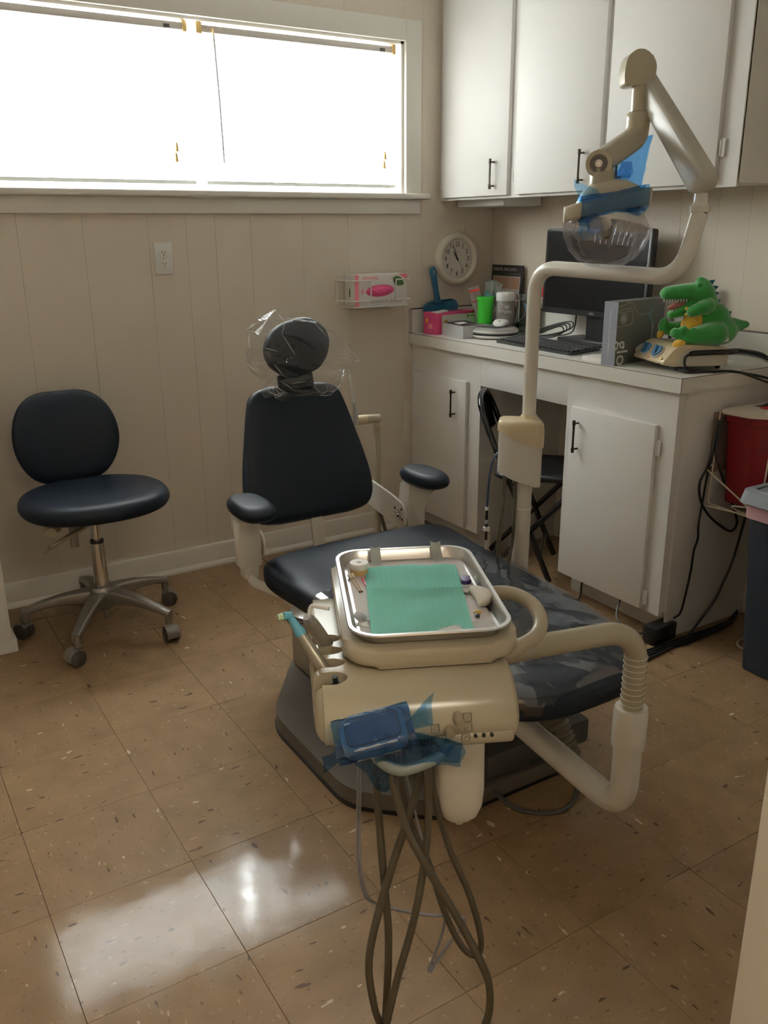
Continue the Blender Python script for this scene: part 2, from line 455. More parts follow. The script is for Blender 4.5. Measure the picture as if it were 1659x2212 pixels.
jb.box2((DX0, YF - .13, DZ - .02), (DX1, YF + .012, DZ + .001), bevel=.002); jb.box2((DX0 - .045, YF, DZ - .01), (DX1 + .06, YF + .018, DZ + .06), bevel=.003)
struct(jb.build('trim_2', TRIM))
# baseboard on the window wall: board + shoe
bb = MB(); bb.prism([(0, 0), (.014, 0), (.014, .082), (.009, .094), (0, .094)], XL, 2.04, (0, WY, 0), Matrix(((0, 0, 1), (-1, 0, 0), (0, 1, 0))))
base = struct(bb.build('baseboard_back', TRIM, angle=25))
sh = MB(); sh.prism([(0, 0), (.012, 0), (.0115, .008), (.006, .018), (0, .02)], XL, 2.04, (0, WY - .014, .0), Matrix(((0, 0, 1), (-1, 0, 0), (0, 1, 0))))
sh.build('shoe_moulding', TRIM, base, angle=25)
bl = MB(); bl.box2((XL, YF, 0), (XL + .014, WY, .094), bevel=.003); struct(bl.build('baseboard_left', TRIM))

# window: casing, stool, apron, jamb lining, sash frame, pane
win = thing('window_1', None, None, (1.072, WY, WZ0)); del win['label']; del win['category']; struct(win)
m = MB(); m.box2((WX1, WY - .02, WZ0), (WX1 + .075, WY, WZ1 + .078), bevel=.002); m.build('casing', TRIM, win)
m = MB(); m.box2((WX0 - .075, WY - .02, WZ0), (WX0, WY, WZ1 + .078), bevel=.002); m.build('casing', TRIM, win)
m = MB(); m.box2((WX0, WY - .02, WZ1), (WX1, WY, WZ1 + .078), bevel=.002); m.build('casing', TRIM, win)
m = MB(); m.box2((WX0 - .11, WY - .045, WZ0 - .024), (WX1 + .11, WY + .10, WZ0), bevel=.006, seg=3); m.build('stool', TRIM, win)
m = MB(); m.box2((WX0 - .072, WY - .018, WZ0 - .082), (WX1 + .072, WY, WZ0 - .024), bevel=.003); m.build('apron', TRIM, win)
m = MB()
m.box2((WX1 - .012, WY, WZ0), (WX1 + .002, WY + .14, WZ1)); m.box2((WX0 - .002, WY, WZ0), (WX0 + .012, WY + .14, WZ1)); m.box2((WX0, WY, WZ1 - .010), (WX1, WY + .14, WZ1 + .002))
m.build('jamb_lining', TRIM, win)
m = MB()
for a, b in (((WX0 + .012, WZ0 + .0302), (WX0 + .045, WZ1 - .0402)), ((WX1 - .045, WZ0 + .0302), (WX1 - .012, WZ1 - .0402)), ((WX0 + .0125, WZ0 + .0005), (WX1 - .0125, WZ0 + .03)), ((WX0 + .0125, WZ1 - .040), (WX1 - .0125, WZ1 - .0105))):
    m.box2((a[0], WY + .10, a[1]), (b[0], WY + .13, b[1]), bevel=.002)
m.build('sash_frame', TRIM, win)
MB().box2((WX0 + .04, WY + .113, WZ0 + .028), (WX1 - .04, WY + .117, WZ1 - .03)).build('pane', GLASS, win)

# blinds
def blind(x0, x1, label, wand, tassels):
    b = thing('window_blind', label, 'blind', ((x0 + x1) / 2, WY + .03, 1.49), group='window blinds')
    y = WY + .03
    m = MB(); m.box2((x0, y - .014, 2.012), (x1, y + .014, 2.036), bevel=.002); m.build('headrail', M('blind_rail', (.60, .56, .52), .45), b)
    z = 2.002; n = 0
    ms = None
    while z > 1.527:
        if ms is None:
            m = MB(); L = x1 - x0 - .006
            ang = 80
            rings = []
            for k in range(5):
                t = (k / 4 - .5)
                yy = t * .025; zz = .0012 * (1 - (2 * t) ** 2)
                rings.append((yy, zz))
            top = [V((-L / 2, a, c)) for a, c in rings]; 
            R_ = RX(ang)
            vs_ = [R_ @ V((sx * L / 2, a, c)) for sx in (-1, 1) for a, c in rings]
            m._put(vs_, [(k, k + 1, 5 + k + 1, 5 + k) for k in range(4)])
            o = m.build('slat', SLAT, b, world=False); ms = o
        else:
            o = ms.copy(); COL.objects.link(o); o.parent = b
        o.location = (0, 0, z - 1.49)
        z -= .0215
    m = MB(); m.box2((x0 + .003, y - .013, 1.502), (x1 - .003, y + .013, 1.514), bevel=.002); m.build('bottom_rail', M('blind_rail2', (.62, .62, .60), .5), b)
    for xx in (x0 + .06, (x0 + x1) / 2, x1 - .06):
        m = MB()
        m.cyl((xx, y - .0145, 1.51), (xx, y - .0145, 2.015), .0006, seg=5); m.cyl((xx, y + .0145, 1.51), (xx, y + .0145, 2.015), .0006, seg=5)
        m.build('ladder_cord', WHITEP, b)
    for xx in (x0, x1):
        m = MB(); s = 1 if xx == x0 else -1
        m.box2((xx - .004, y - .019, 2.006), (xx + s * .018, y + .016, 2.043), bevel=.002); m.build('bracket', ORANGE_BROWN, b)
    if wand is not None:
        m = MB(); m.tube([(wand, y - .02, 2.005), (wand + .006, y - .024, 1.80), (wand + .010, y - .026, 1.575)], .0048, 8); m.build('wand', M('wand_grey', (.55, .56, .57), .3), b)
        m = MB(); m.tube([(wand - .004, y - .014, 2.026), (wand - .002, y - .024, 2.022), (wand, y - .021, 2.004)], .003, 6); m.build('wand_hook', ORANGE_BROWN, b)
    m = MB(); m.tube([(tassels, y - .017, 2.014), (tassels + .002, y - .02, 1.64)], .0008, 5); m.tube([(tassels + .006, y - .017, 2.014), (tassels - .002, y - .021, 1.60)], .0008, 5)
    m.build('lift_cord', WHITEP, b)
    for tz, tx in ((1.61, .002), (1.575, -.002)):
        m = MB(); m.lathe([(.003, .032), (.005, .027), (.0085, .002), (.007, 0)], (tassels + tx, y - .021, tz), seg=10); m.build('tassel', ORANGE_BROWN, b)
    m = MB(); m.box2((tassels - .012, y - .0155, 2.013), (tassels + .010, y - .012, 2.026)); m.build('cord_lock', DGREY, b)
    return b
blind(.20, 1.070, 'white mini blind over the left half of the window', None, .995)
blind(1.105, 1.948, 'white mini blind with tilt wand over the right half of the window', 1.165, 1.885)

# added fill lamp, unseen on the hall ceiling, brightening the room through the doorway
hl = thing('added_fill_lamp', 'added fill lamp, out of view on the hall ceiling behind the doorway', 'fill lamp', (.35, -2.45, CZ - .06))
m = MB(); m.box((.35, -2.45, CZ - .03), (.64, .34, .06), bevel=.006); m.build('frame', WHITEP, hl)
m = MB(); m.box((.35, -2.45, CZ - .062), (.58, .28, .006)); m.build('fill_panel', emit_mat('fill_lamp_panel', (1., .88, .70), HALL_FILL), hl)

# wall outlet
ou = thing('wall_outlet', 'white duplex wall outlet under the window', 'outlet', (.9105, WY, 1.24))
m = MB(); m.box((.9105, WY - .003, 1.24), (.070, .006, .115), bevel=.003); m.build('cover_plate', WHITEP, ou)
for dz in (.0195, -.0195):
    m = MB(); m.prism(sup(20, 3, .0165, .0145), 0, .002, (.9105, WY - .006, 1.24 + dz), frame((1, 0, 0), (0, 0, 1))); r = m.build('receptacle', WHITEP, ou)
    m = MB()
    for dx, h in ((-.006, .008), (.006, .007)): m.box((.9105 + dx, WY - .0081, 1.242 + dz), (.002, .001, h))
    m.cyl((.9105, WY - .0076, 1.233 + dz), (.9105, WY - .0086, 1.233 + dz), .0025, seg=8); m.build('slots', INK, r)
m = MB(); m.cyl((.9105, WY - .006, 1.24), (.9105, WY - .0075, 1.24), .003, seg=10); m.build('screw', STEEL, ou)

# ------------------------------------------------------------------ cabinets
def handle(parent, x, y, z0, z1, nm='handle'):
    m = MB()
    for zz in (z0 + .012, z1 - .012):
        m.cyl((x, y, zz), (x - .022, y, zz), .0035, seg=8); m.lathe([(.0055, -.004), (.0065, 0), (.0055, .004)], (x - .022, y, zz), seg=10)
    m.tube([(x - .022, y, z0), (x - .022, y, z0 + .014), (x - .022, y, z0 + .022), (x - .022, y, z1 - .022), (x - .022, y, z1 - .014), (x - .022, y, z1)], [.0055, .0055, .004, .004, .0055, .0055], 8)
    return m.build(nm, BRONZE, parent)
def hinge(parent, x, y, z):
    m = MB(); m.box((x - .004, y, z), (.006, .016, .052), bevel=.002); m.cyl((x - .007, y + .006, z - .022), (x - .007, y + .006, z + .022), .004, seg=8)
    m.build('hinge', CABW, parent)
def door(parent, xf, y0, y1, z0, z1, th, hy, hz, hinges, hs):
    m = MB(); m.box2((xf - th, y0, z0), (xf, y1, z1), bevel=.003)
    d = m.build('door', CABW, parent)
    if hy is not None: handle(d, xf - th, hy, *hz)
    for hy_, hz_ in hinges: hinge(d, xf - .002, hy_, hz_)
    return d
wc = thing('wall_cabinet', 'white three-door wall cabinet hung above the counter', 'cabinet', (2.32, .64, 1.45))
m = MB(); m.box2((2.170, -.1157, 1.462), (XR, WY, CZ)); m.build('body', CABW, wc, smooth=False)
m = MB(); m.box2((2.165, -.1157, 1.45), (2.175, WY, 1.495)); m.box2((2.165, -.1157, 1.495), (2.175, -.04, CZ))
m.box2((2.165, .87, 1.495), (2.175, .93, CZ)); m.box2((2.165, .40, 1.495), (2.175, .445, CZ)); m.box2((2.165, 1.35, 1.495), (2.175, WY, CZ)); m.build('face_frame', CABW, wc, smooth=False)
m = MB(); m.box2((2.24, 1.05, 1.425), (2.44, WY - .02, 1.462), bevel=.002); m.build('underside_batten', CABW, wc)
door(wc, 2.165, .924, 1.362, 1.460, 2.36, .018, 1.003, (1.484, 1.596), [(1.372, 1.52), (1.372, 2.25)], 1)
door(wc, 2.165, .434, .878, 1.460, 2.36, .018, .509, (1.484, 1.596), [(.892, 1.53), (.892, 2.25)], 1)
door(wc, 2.165, -.048, .407, 1.460, 2.36, .018, .33, (1.484, 1.596), [(-.060, 1.56), (-.060, 2.25)], -1)

FX = 2.02
def base_unit(label, y0, y1, d0, d1, hy, hinges, toe=True):
    b = thing('base_cabinet', label, 'cabinet', (2.24, (y0 + y1) / 2, 0), group='base cabinets')
    m = MB(); m.box2((FX + .015, y0 + .0, .10), (XR, y1, .847)); m.build('body', CABW, b, smooth=False)
    m = MB(); m.box2((FX, y0, .09), (FX + .015, d0 + .012, .847)); m.box2((FX, d1 - .012, .09), (FX + .015, y1, .847))
    m.box2((FX, d0 + .012, .725), (FX + .015, d1 - .012, .847)); m.box2((FX, d0 + .012, .09), (FX + .015, d1 - .012, .115)); m.build('face_frame', CABW, b, smooth=False)
    m = MB(); m.box2((FX + .075, y0, 0), (XR, y1, .10)); m.build('toe_kick', CABW, b, smooth=False)
    door(b, FX, d0, d1, .098, .735, .018, hy, (.578, .694), hinges, 1)
    return b
bL = base_unit('white base cabinet between the window wall and the knee space', .890, WY, .966, 1.356, 1.040, [(1.366, .67), (1.366, .17)])
bR = base_unit('white base cabinet at the free end of the counter', -.105, .386, -.037, .350, .305, [(-.047, .66), (-.047, .14)])
m = MB(); m.box2((FX + .03, -.112, 0), (XR, -.105, .847)); m.build('end_panel', CABW, bR, smooth=False)
ct = thing('countertop', 'white laminate countertop with low backsplash', 'countertop', (2.23, .63, .848))
m = MB(); m.box2((2.003, -.122, .850), (XR, WY, .8945)); m.build('slab', LAMI, ct, smooth=False)
m = MB(); m.box2((2.001, -.124, .8945), (XR, WY, .8965)); m.build('seam', SEAM, ct, smooth=False)
m = MB(); m.box2((2.002, -.123, .8955), (XR, WY, .8975)); m.build('top_sheet', LAMI, ct, smooth=False)
m = MB(); m.box2((2.0003, -.1245, .849), (2.0033, WY, .8948)); m.build('front_edging', LAMI, ct, smooth=False)
m = MB(); m.box2((2.0003, -.1256, .849), (XR, -.1235, .8948)); m.build('end_edging', LAMI, ct, smooth=False)
m = MB(); m.box2((1.9995, -.1262, .849), (2.0008, -.1245, .897)); m.build('corner_seam', SEAM, ct, smooth=False)
m = MB(); m.box2((2.003, WY - .02, .8975), (XR, WY, 1.0)); m.build('backsplash', LAMI, ct, smooth=False)
m = MB(); m.box2((XR - .02, -.122, .8975), (XR, WY - .02, 1.0)); m.build('backsplash', LAMI, ct, smooth=False)
m = MB(); m.box2((2.006, WY - .0205, .9985), (XR - .0195, WY, 1.0012)); m.box2((XR - .0208, -.122, .9985), (XR, WY - .0205, 1.0012)); m.box2((2.0024, WY - .0206, .898), (2.0036, WY - .0194, 1.0)); m.box2((2.0022, WY - .0206, .8975), (XR - .02, WY - .0196, .8985)); m.build('backsplash_seam', SEAM, ct, smooth=False)
m = MB(); m.box2((FX, .386, .728), (FX + .018, .890, .848), bevel=.001); m.build('knee_space_apron', CABW, ct)

# white cabinet at the left edge
lc = thing('base_cabinet', 'white painted cabinet cut off by the left edge of the picture', 'cabinet', (-.14, 1.18, 0))
m = MB(); m.box2((XL, .985, .045), (.158, WY - .02, .86), bevel=.003); m.build('body', CABW, lc)
m = MB(); m.box2((XL, .990, 0), (.172, WY - .03, .048), bevel=.002); m.build('base_board', CABW, lc)
m = MB(); m.box2((XL, .955, .86), (.18, WY - .016, .895), bevel=.003); m.build('top', LAMI, lc)

# ------------------------------------------------------------------ dental chair
def rounded(poly, r, n=5):
    P = [V((x, y, 0)) for x, y in poly]; out = []
    for i in range(len(P)):
        a, b, c = P[i - 1], P[i], P[(i + 1) % len(P)]
        s = b + (a - b).normalized() * r; e = b + (c - b).normalized() * r
        for k in range(n + 1):
            t = k / n; q = (1 - t) ** 2 * s + 2 * t * (1 - t) * b + t * t * e; out.append((q.x, q.y))
    return out
AX = 1.07
ch = thing('dental_chair', 'navy blue dental chair with taupe floor base and cream frame', 'dental chair', (AX, 0, 0))
def sec_y(y, cx, hw, zt, zb, e=4., n=36):
    return [V((cx + a, y, (zt + zb) / 2 + b)) for a, b in sup(n, e, hw, (zt - zb) / 2)]
SEAT = [(.300, .22, .410, .372), (.296, .270, .426, .356), (.284, .303, .440, .346), (.258, .322, .448, .340), (.19, .328, .447, .336), (.09, .318, .443, .336),
        (-.02, .308, .440, .336), (-.15, .298, .440, .337), (-.35, .280, .441, .338), (-.50, .258, .440, .340), (-.60, .240, .438, .342), (-.665, .218, .434, .346), (-.705, .185, .428, .352), (-.732, .14, .420, .358), (-.745, .09, .410, .366)]
m = MB(); m.loft([sec_y(y, AX + .008, hw, zt, zb, n=56) for y, hw, zt, zb in dens(SEAT, 4)]); m.build('seat', NAVY, ch, angle=70)
# clear sleeve over the leg end
m = MB(); rings = []
def film_sec(y, hw, zt, zb, n=40):
    out = []
    for k in range(n + 1):
        t = PI * (-.10 + 1.20 * k / n)
        c, s = math.cos(t), math.sin(t)
        a = (hw + .004) * math.copysign(abs(c) ** .5, c); b = (zt - zb) / 2 * math.copysign(abs(s) ** .5, s)
        z = (zt + zb) / 2 + b + .004
        d = noise.noise(V((a * 9, y * 9, 1))) * .0045 + noise.noise(V((a * 26, y * 20, 5))) * .002
        out.append(V((AX + .008 + a, y, z + max(-.002, d + .002))))
    return out
ys = [-.02 - i * .027 for i in range(26)] + [-.715, -.728, -.738]
def seat_at(y):
    for (y0, *p), (y1, *q) in zip(SEAT[:-1], SEAT[1:]):
        if y0 >= y >= y1:
            t = (y0 - y) / (y0 - y1); return [a + (b - a) * t for a, b in zip(p, q)]
    return SEAT[-1][1:]
rr = [film_sec(y, *seat_at(y)) for y in ys]
n = len(rr[0]); m._put([p for r in rr for p in r], [(i * n + k, i * n + k + 1, (i + 1) * n + k + 1, (i + 1) * n + k) for i in range(len(rr) - 1) for k in range(n - 1)])
f = m.build('plastic_sleeve', CLEARP, None, angle=60)
tag(f, 'clear plastic sleeve stretched over the leg end of the dental chair', 'plastic cover')
# backrest
BB = V((1.06, .487, .455)); BD = V((0, .293, .956)); BN = V((0, -.956, .293))
def back_sec(s, hw, th, bow=0., n=36, e=3.5, off=0.):
    return [BB + BD * s + V((a + off, 0, 0)) + BN * (-.036 + b + bow * (1 - (a / hw) ** 2)) for a, b in sup(n, e, hw, th)]
m = MB(); m.loft([back_sec(s, hw, th, bow, n=56) for s, hw, th, bow in dens(((-.004, .13, .012, 0), (.004, .18, .022, 0), (.022, .210, .030, 0), (.06, .227, .036, -.004), (.12, .228, .037, -.006), (.20, .214, .037, -.006),
   (.30, .190, .036, -.005), (.37, .172, .034, -.004), (.405, .158, .030, -.002), (.425, .130, .022, 0), (.434, .09, .012, 0)), 4)]); m.build('backrest', NAVY, ch, angle=70)
m = MB(); m.loft([back_sec(s, hw, .010, 0, off=0) for s, hw in ((.02, .17), (.03, .19), (.2, .18), (.36, .14), (.38, .12))]); sh_ = m
for v_ in sh_.bm.verts: v_.co -= BN * .042
sh_.build('back_shell', CREAM, ch)
# headrest + neck
HC = V((1.057, .600, .985))
m = MB(); HD = V((-.26, .12, .95)).normalized(); HN = V((0, -.99, .12)).normalized(); HX = HN.cross(HD).normalized() * -1
def head_sec(s, hw, th, bow=0.): return [HC + HD * s + HX * a + HN * (b + bow * (1 - (a / hw) ** 2)) for a, b in sup(44, 2.8, hw, th)]
m.loft([head_sec(*q) for q in dens(((-.088, .035, .010), (-.082, .055, .020), (-.06, .085, .030), (-.03, .107, .033, -.004), (0, .115, .034, -.006), (.03, .110, .033, -.004), (.058, .090, .029), (.077, .062, .020), (.085, .034, .010)), 4)])
m.build('headrest', NAVY, ch, angle=70)
m = MB(); m.box((1.06, .645, .915), (.07, .014, .15), RX(-10), bevel=.004); m.box((1.06, .625, .875), (.12, .03, .05), RX(-14), bevel=.008); m.build('headrest_bracket', BLACK, ch)
# arm rests
def armpad(cx, cy, cz, nm):
    m = MB(); poly = sup(28, 2.6, .056, .105)
    m.pillow(poly, -.024, .026, (cx, cy, cz), RZ(0), rnd=.75, steps=5); return m.build(nm, NAVY, ch, angle=70)
armpad(.765, .345, .572, 'arm_pad'); armpad(1.372, .345, .572, 'arm_pad')
m = MB(); m.cyl((.765, .37, .55), (.765, .37, .515), .016, seg=14); m.lathe([(.026, .0), (.03, .008), (.03, .014)], (.765, .37, .538), seg=16)
m.box((.765, .385, .455), (.07, .055, .15), None, bevel=.010); m.box((.765, .385, .375), (.045, .05, .06), None, bevel=.006); m.build('arm_post', GREYP, ch)
m = MB()
prof = rounded([(1.326, .36), (1.392, .36), (1.388, .45), (1.402, .490), (1.432, .516), (1.440, .548), (1.330, .550), (1.322, .47)], .012)
m.prism(prof, -.028, .028, (0, .395, 0), frame((1, 0, 0), (0, 0, 1)), bevel=.005); m.build('arm_post', GREYP, ch)
# hinge plates from the back to the seat frame
for sx, nm in ((1.312, 'r'), (.808, 'l')):
    m = MB(); pts = rounded([(.61, .430), (.60, .520), (.44, .497), (.375, .480), (.355, .45), (.362, .412), (.40, .396), (.47, .405)], .012)
    m.prism(pts, -.004, .004, (sx, 0, 0), Matrix(((0, 0, 1), (1, 0, 0), (0, 1, 0))), bevel=.002); m.build('hinge_plate', GREYP, ch)
    m = MB(); s = 1 if sx > AX else 1
    x0 = sx - .004
    m.cyl((x0 - .008, .400, .441), (x0 + .016, .400, .441), .017, seg=20); m.cyl((x0 - .012, .400, .441), (x0 - .006, .400, .441), .009, seg=12); m.build('pivot_bolt', CHROME, ch)
    m = MB()
    for dy, dz in ((.022, .018), (-.018, .022), (-.022, -.012)): m.cyl((x0 - .0015, .400 + dy, .441 + dz), (x0 + .004, .400 + dy, .441 + dz), .0045, seg=10)
    m.build('bolt_holes', INK, ch)
m = MB(); m.box((1.06, .505, .41), (.042, .012, .17), RX(-12), bevel=.003); m.box((1.06, .34, .322), (.05, .34, .014), RX(4), bevel=.003); m.build('back_strut', GREYP, ch)
for sx_ in (-1, 1):
    xp = .762 if sx_ < 0 else 1.355
    m = MB(); m.tube(fillet([(xp, .385, .40), (xp, .370, .335), (xp - sx_ * .06, .25, .318), (xp - sx_ * .14, .12, .318)], .05, 6), .015, 12); m.build('arm_bracket', GREYP, ch, angle=60)
# seat frame, lift, base
m = MB(); m.box2((AX - .22, -.30, .300), (AX + .24, .22, .337), bevel=.010); m.build('seat_frame', TAUPE_L, ch)
m = MB(); YZ = Matrix(((0, 0, 1), (1, 0, 0), (0, 1, 0)))
m.prism([(.20, .30), (.22, .24), (.06, .12), (-.28, .12), (-.34, .20), (-.30, .30)], -.13, .13, (AX, 0, 0), YZ, bevel=.012); m.build('lift_arm', TAUPE_L, ch)
m = MB(); m.prism([(.33, .05), (.33, .17), (.28, .20), (.10, .16), (-.40, .16), (-.43, .13), (-.43, .05)], -.205, .205, (AX, 0, 0), YZ, bevel=.015); m.build('lower_housing', TAUPE_L, ch)
oct_ = [(.69, .09), (.90, .385), (1.24, .385), (1.45, .09), (1.45, -.33), (1.27, -.500), (.865, -.500), (.69, -.33)]
m = MB(); m.prism(rounded(oct_, .06), .006, .052, bevel=.018, seg=4); m.build('base_plate', TAUPE, ch)
m = MB(); m.prism(rounded([(x + (.004 if x > AX else -.004), y) for x, y in oct_], .06), .0, .010); m.build('base_gasket', BLACK, ch)
m = MB(); m.box2((.99, -.49, .052), (1.33, -.30, .125), bevel=.012); m.build('pump_cover', DGREY, ch)
m = MB(); m.box((.905, -.30, .125), (.16, .10, .055), RZ(-8), bevel=.012); m.build('pump_cover', TAUPE_L, ch)
# corrugated hose under the leg end
pts = spline([(1.20, -.36, .30), (1.215, -.42, .20), (1.235, -.47, .10), (1.24, -.51, .035)], 14)
rad = [.036 + (.0045 if i % 2 else -.0025) for i in range(len(pts))]
m = MB(); m.tube(pts, rad, 16); m.build('corrugated_hose', M('corrugated_grey', (.22, .19, .14), .5), ch, angle=20)
m = MB(); m.tube(spline([(1.00, -.47, .04), (1.03, -.56, .008), (1.12, -.62, .006), (1.22, -.57, .006), (1.27, -.50, .01)], 8), .006, 8); m.build('floor_cable', DGREY, ch)

# clear bag over the headrest
def bag():
    m = MB(); rows = []
    prof = [(.838, .128, .040, .000), (.858, .140, .050, -.004), (.885, .138, .062, .0), (.910, .168, .072, .008), (.940, .184, .080, .010), (.985, .176, .084, .0), (1.030, .150, .072, -.016), (1.066, .100, .050, -.034), (1.088, .03, .016, -.046)]
    N_ = 19
    for i, (z, hx, hy, ox) in enumerate(prof):
        ring = []
        for k in range(N_):
            t = 2 * PI * (k + .5 * (i % 2)) / N_
            c, s = math.cos(t), math.sin(t)
            amp = 1 + .16 * noise.noise(V((c * 4, s * 4, z * 30))) + .08 * noise.noise(V((c * 9 + 3, s * 9, z * 70)))
            x = 1.062 + ox + hx * amp * math.copysign(abs(c) ** .8, c)
            y = .580 + (z - .9) * .12 + hy * amp * math.copysign(abs(s) ** .8, s)
            ring.append(V((x, y, z + .016 * noise.noise(V((c * 4 + 9, s * 4, z * 30))) - (.012 * c if i > 1 else 0))))
        rows.append(ring)
    n = N_; fs = []
    for i in range(len(rows) - 1):
        for k in range(n):
            a_, b_, c_, d_ = i * n + k, i * n + (k + 1) % n, (i + 1) * n + (k + 1) % n, (i + 1) * n + k
            fs += [(a_, b_, d_), (b_, c_, d_)] if i % 2 else [(a_, b_, c_), (a_, c_, d_)]
    m._put([p for r in rows for p in r], fs)
    return m
bag_o = bag().build('headrest_cover', CLEARB, None, smooth=False)
m = MB(); rs = random.Random(5)
for e in bag_o.data.edges:
    if rs.random() < .17:
        p_, q_ = (bag_o.data.vertices[i].co for i in e.vertices)
        if (p_ - q_).length < .08: m.tube([p_, p_ * .5 + q_ * .5, q_], [.0003, .0011, .0003], 4)
m.build('crease_glint', FILM('bag_crease_glint', (.95, .96, .97), gloss=.35, rough=.2, body=.40, bump=0), bag_o)['kind'] = 'stuff'  # milky ridges paint in the bright highlights along the bag's folds
tag(bag_o, 'crinkled clear plastic bag pulled over the headrest', 'plastic cover')

# ------------------------------------------------------------------ dental light on its post
li = thing('dental_light', 'cream dental operating light on a tall bent post', 'dental light', (1.485, -.02, 0))
PXY = (1.497, -.006)
m = MB(); m.cyl((PXY[0] - .016, PXY[1] - .004, .0), (PXY[0] - .012, PXY[1] - .004, .70), .0255, seg=24); m.lathe([(.06, 0), (.06, .012), (.03, .03), (.0255, .04)], (PXY[0] - .016, PXY[1] - .004, 0), seg=24); m.build('lower_post', GREYP, li)
m = MB(); m.lathe([(.0268, -.003), (.0275, 0), (.0268, .003)], (PXY[0] - .013, PXY[1] - .004, .545), seg=24, cap=False); m.box((PXY[0] - .042, PXY[1] - .006, .548), (.006, .006, .012)); m.build('cable_tie', WHITEP, li)
# control box around the post
YB = frame(RIGHT.xy.to_3d(), (0, 0, 1))
def hexo(w, s): return rounded([(-w, -.020 * s), (-w * .45, -.050 * s), (w * .9, -.050 * s), (w, -.02 * s), (w * .95, .045 * s), (-w * .8, .045 * s)], .014)
BC = V((PXY[0] - .028, PXY[1] + .005, 0)); RZB = RZ(-31.8)
m = MB(); lo = hexo(.0645, 1)
ramp = lambda x: min(1, max(0, (.03 - x) / .09))
vs0 = [V((x, y, .62 + .040 * ramp(x))) for x, y in lo]; vs1 = [V((x, y, .775 + .01 * ramp(x))) for x, y in lo]
mt = T(BC, RZB); n = len(lo)
m._put([mt @ p for p in vs0 + vs1], [tuple(range(n))[::-1], tuple(range(n, 2 * n))] + [(k, (k + 1) % n, n + (k + 1) % n, n + k) for k in range(n)])
m.build('box_body', GREYP, li)
m = MB(); hi = hexo(.0685, 1.08); rings = []
for s_, z, dz in ((1, .738, .045), (1, .78, .015), (.995, .79, .012), (.95, .805, .006), (.86, .812, .002), (.5, .816, 0)):
    rings.append([mt @ V((x * s_, y * s_, z + dz * ramp(x))) for x, y in hi])
m.loft(rings); m.build('box_cap', YELLOWED, li, angle=50)
# post, bend, horizontal tube, riser
TA = V((PXY[0], PXY[1], 1.236)); TBp = V((1.505, -.497, 1.226))
path = fillet([(PXY[0], PXY[1], .80), TA, TBp, (1.556, -.492, 1.366)], .085, 10)
m = MB(); m.tube(path, .0195, 20); m.build('upper_post', GREYP, li, angle=60)
m = MB(); m.lathe([(.024, 0), (.024, .008), (.0215, .012)], (PXY[0], PXY[1], .812), seg=20); m.build('post_collar', YELLOWED, li)
RT = V((1.556, -.492, 1.366))
m = MB(); m.cyl(RT, RT + V((.0015, 0, .004)), .0175, seg=20); m.build('riser_gap', INK, li)
m = MB(); m.lathe([(.0225, 0), (.0225, .014), (.018, .018), (.0155, .022), (.0155, .065)], RT + V((.0005, 0, .004)), seg=20); m.build('swivel_collar', GREYP, li)
# spring arm
A0 = V((1.558, -.487, 1.44)); A1 = V((1.632, -.208, 1.70))
d = (A1 - A0); dl = d.length; dn = d.normalized()
side = dn.cross(V((0, 0, 1))).normalized(); nn = side.cross(dn)
Rm = Matrix(((side.x, nn.x, dn.x), (side.y, nn.y, dn.y), (side.z, nn.z, dn.z)))
m = MB()
def armsec(t, w, h, o=0.): return [A0 + dn * t + side * x + nn * (y + o) for x, y in rrect(w, h, min(w, h) * .28, 4)]
m.loft([armsec(-.035, .030, .030, .01), armsec(-.028, .040, .050, .006), armsec(.0, .046, .068), armsec(dl * .5, .044, .062), armsec(dl - .03, .042, .056), armsec(dl, .042, .054)]); m.build('spring_arm', ARM_BACKLIT, li, angle=50)
m = MB(); m.loft([[A0 + dn * t + side * x + nn * (y + .014) for x, y in rrect(w_, .0008, .0003, 1)] for t, w_ in ((-.01, .0462), (dl * .92, .0428))]); m.build('arm_seam', TAUPE, li)
# upper knuckle
RH = RIGHT.xy.to_3d().normalized(); FH = FWD.xy.to_3d().normalized()
m = MB()
prof = rounded([(-.036, -.040), (.036, -.030), (.038, .010), (.020, .040), (-.012, .044), (-.034, .026), (-.039, -.010)], .012)
m.prism(prof, -.030, .030, V((1.598, -.232, 1.702)), frame(RH, (0, 0, 1)), bevel=.011, seg=4); m.build('arm_knuckle', CREAM, li)
ST = V((1.600, -.243, 1.672)); SB = V((1.596, -.248, 1.590))
m = MB(); m.cyl(ST, SB, .0205, seg=24); m.build('drop_stem', CREAM, li)
KN = V((1.420, -.300, 1.480))
m = MB(); m.lathe([(.026, 0), (.029, .006), (.029, .024), (.0235, .030)], SB + V((0, 0, -.012)), seg=24)
yk = fillet([SB, SB + V((-.004, -.001, -.040)), KN + V((.012, .004, .006)), KN], .035, 8)
m.tube(yk, [.0285 + .0005 * i / (len(yk) - 1) for i in range(len(yk))], 22)
vdir = (CAM_POS - KN); vdir.z = 0; vdir.normalize()
m.cyl(KN - vdir * .024, KN + vdir * .026, .030, seg=28); m.build('yoke', CREAM, li, angle=50)
m = MB(); m.lathe([(.026, .0), (.0255, .003)], KN + vdir * .026, frame(vdir.orthogonal(), vdir.cross(vdir.orthogonal())), seg=28)
kq = vdir.to_track_quat('Z', 'Y').to_matrix()
m = MB(); m.lathe([(.0205, 0), (.0205, .003), (.016, .0035), (.013, .0015), (.012, .0015)], KN + vdir * .0262, kq, seg=28); kk = m.build('knob', M('knob_brown', (.12, .105, .085), .4), li)
m = MB(); m.lathe([(.0085, .002), (.0085, .006), (.005, .0065), (.0045, .004)], KN + vdir * .0262, kq, seg=14); m.build('bolt', STEEL, kk)
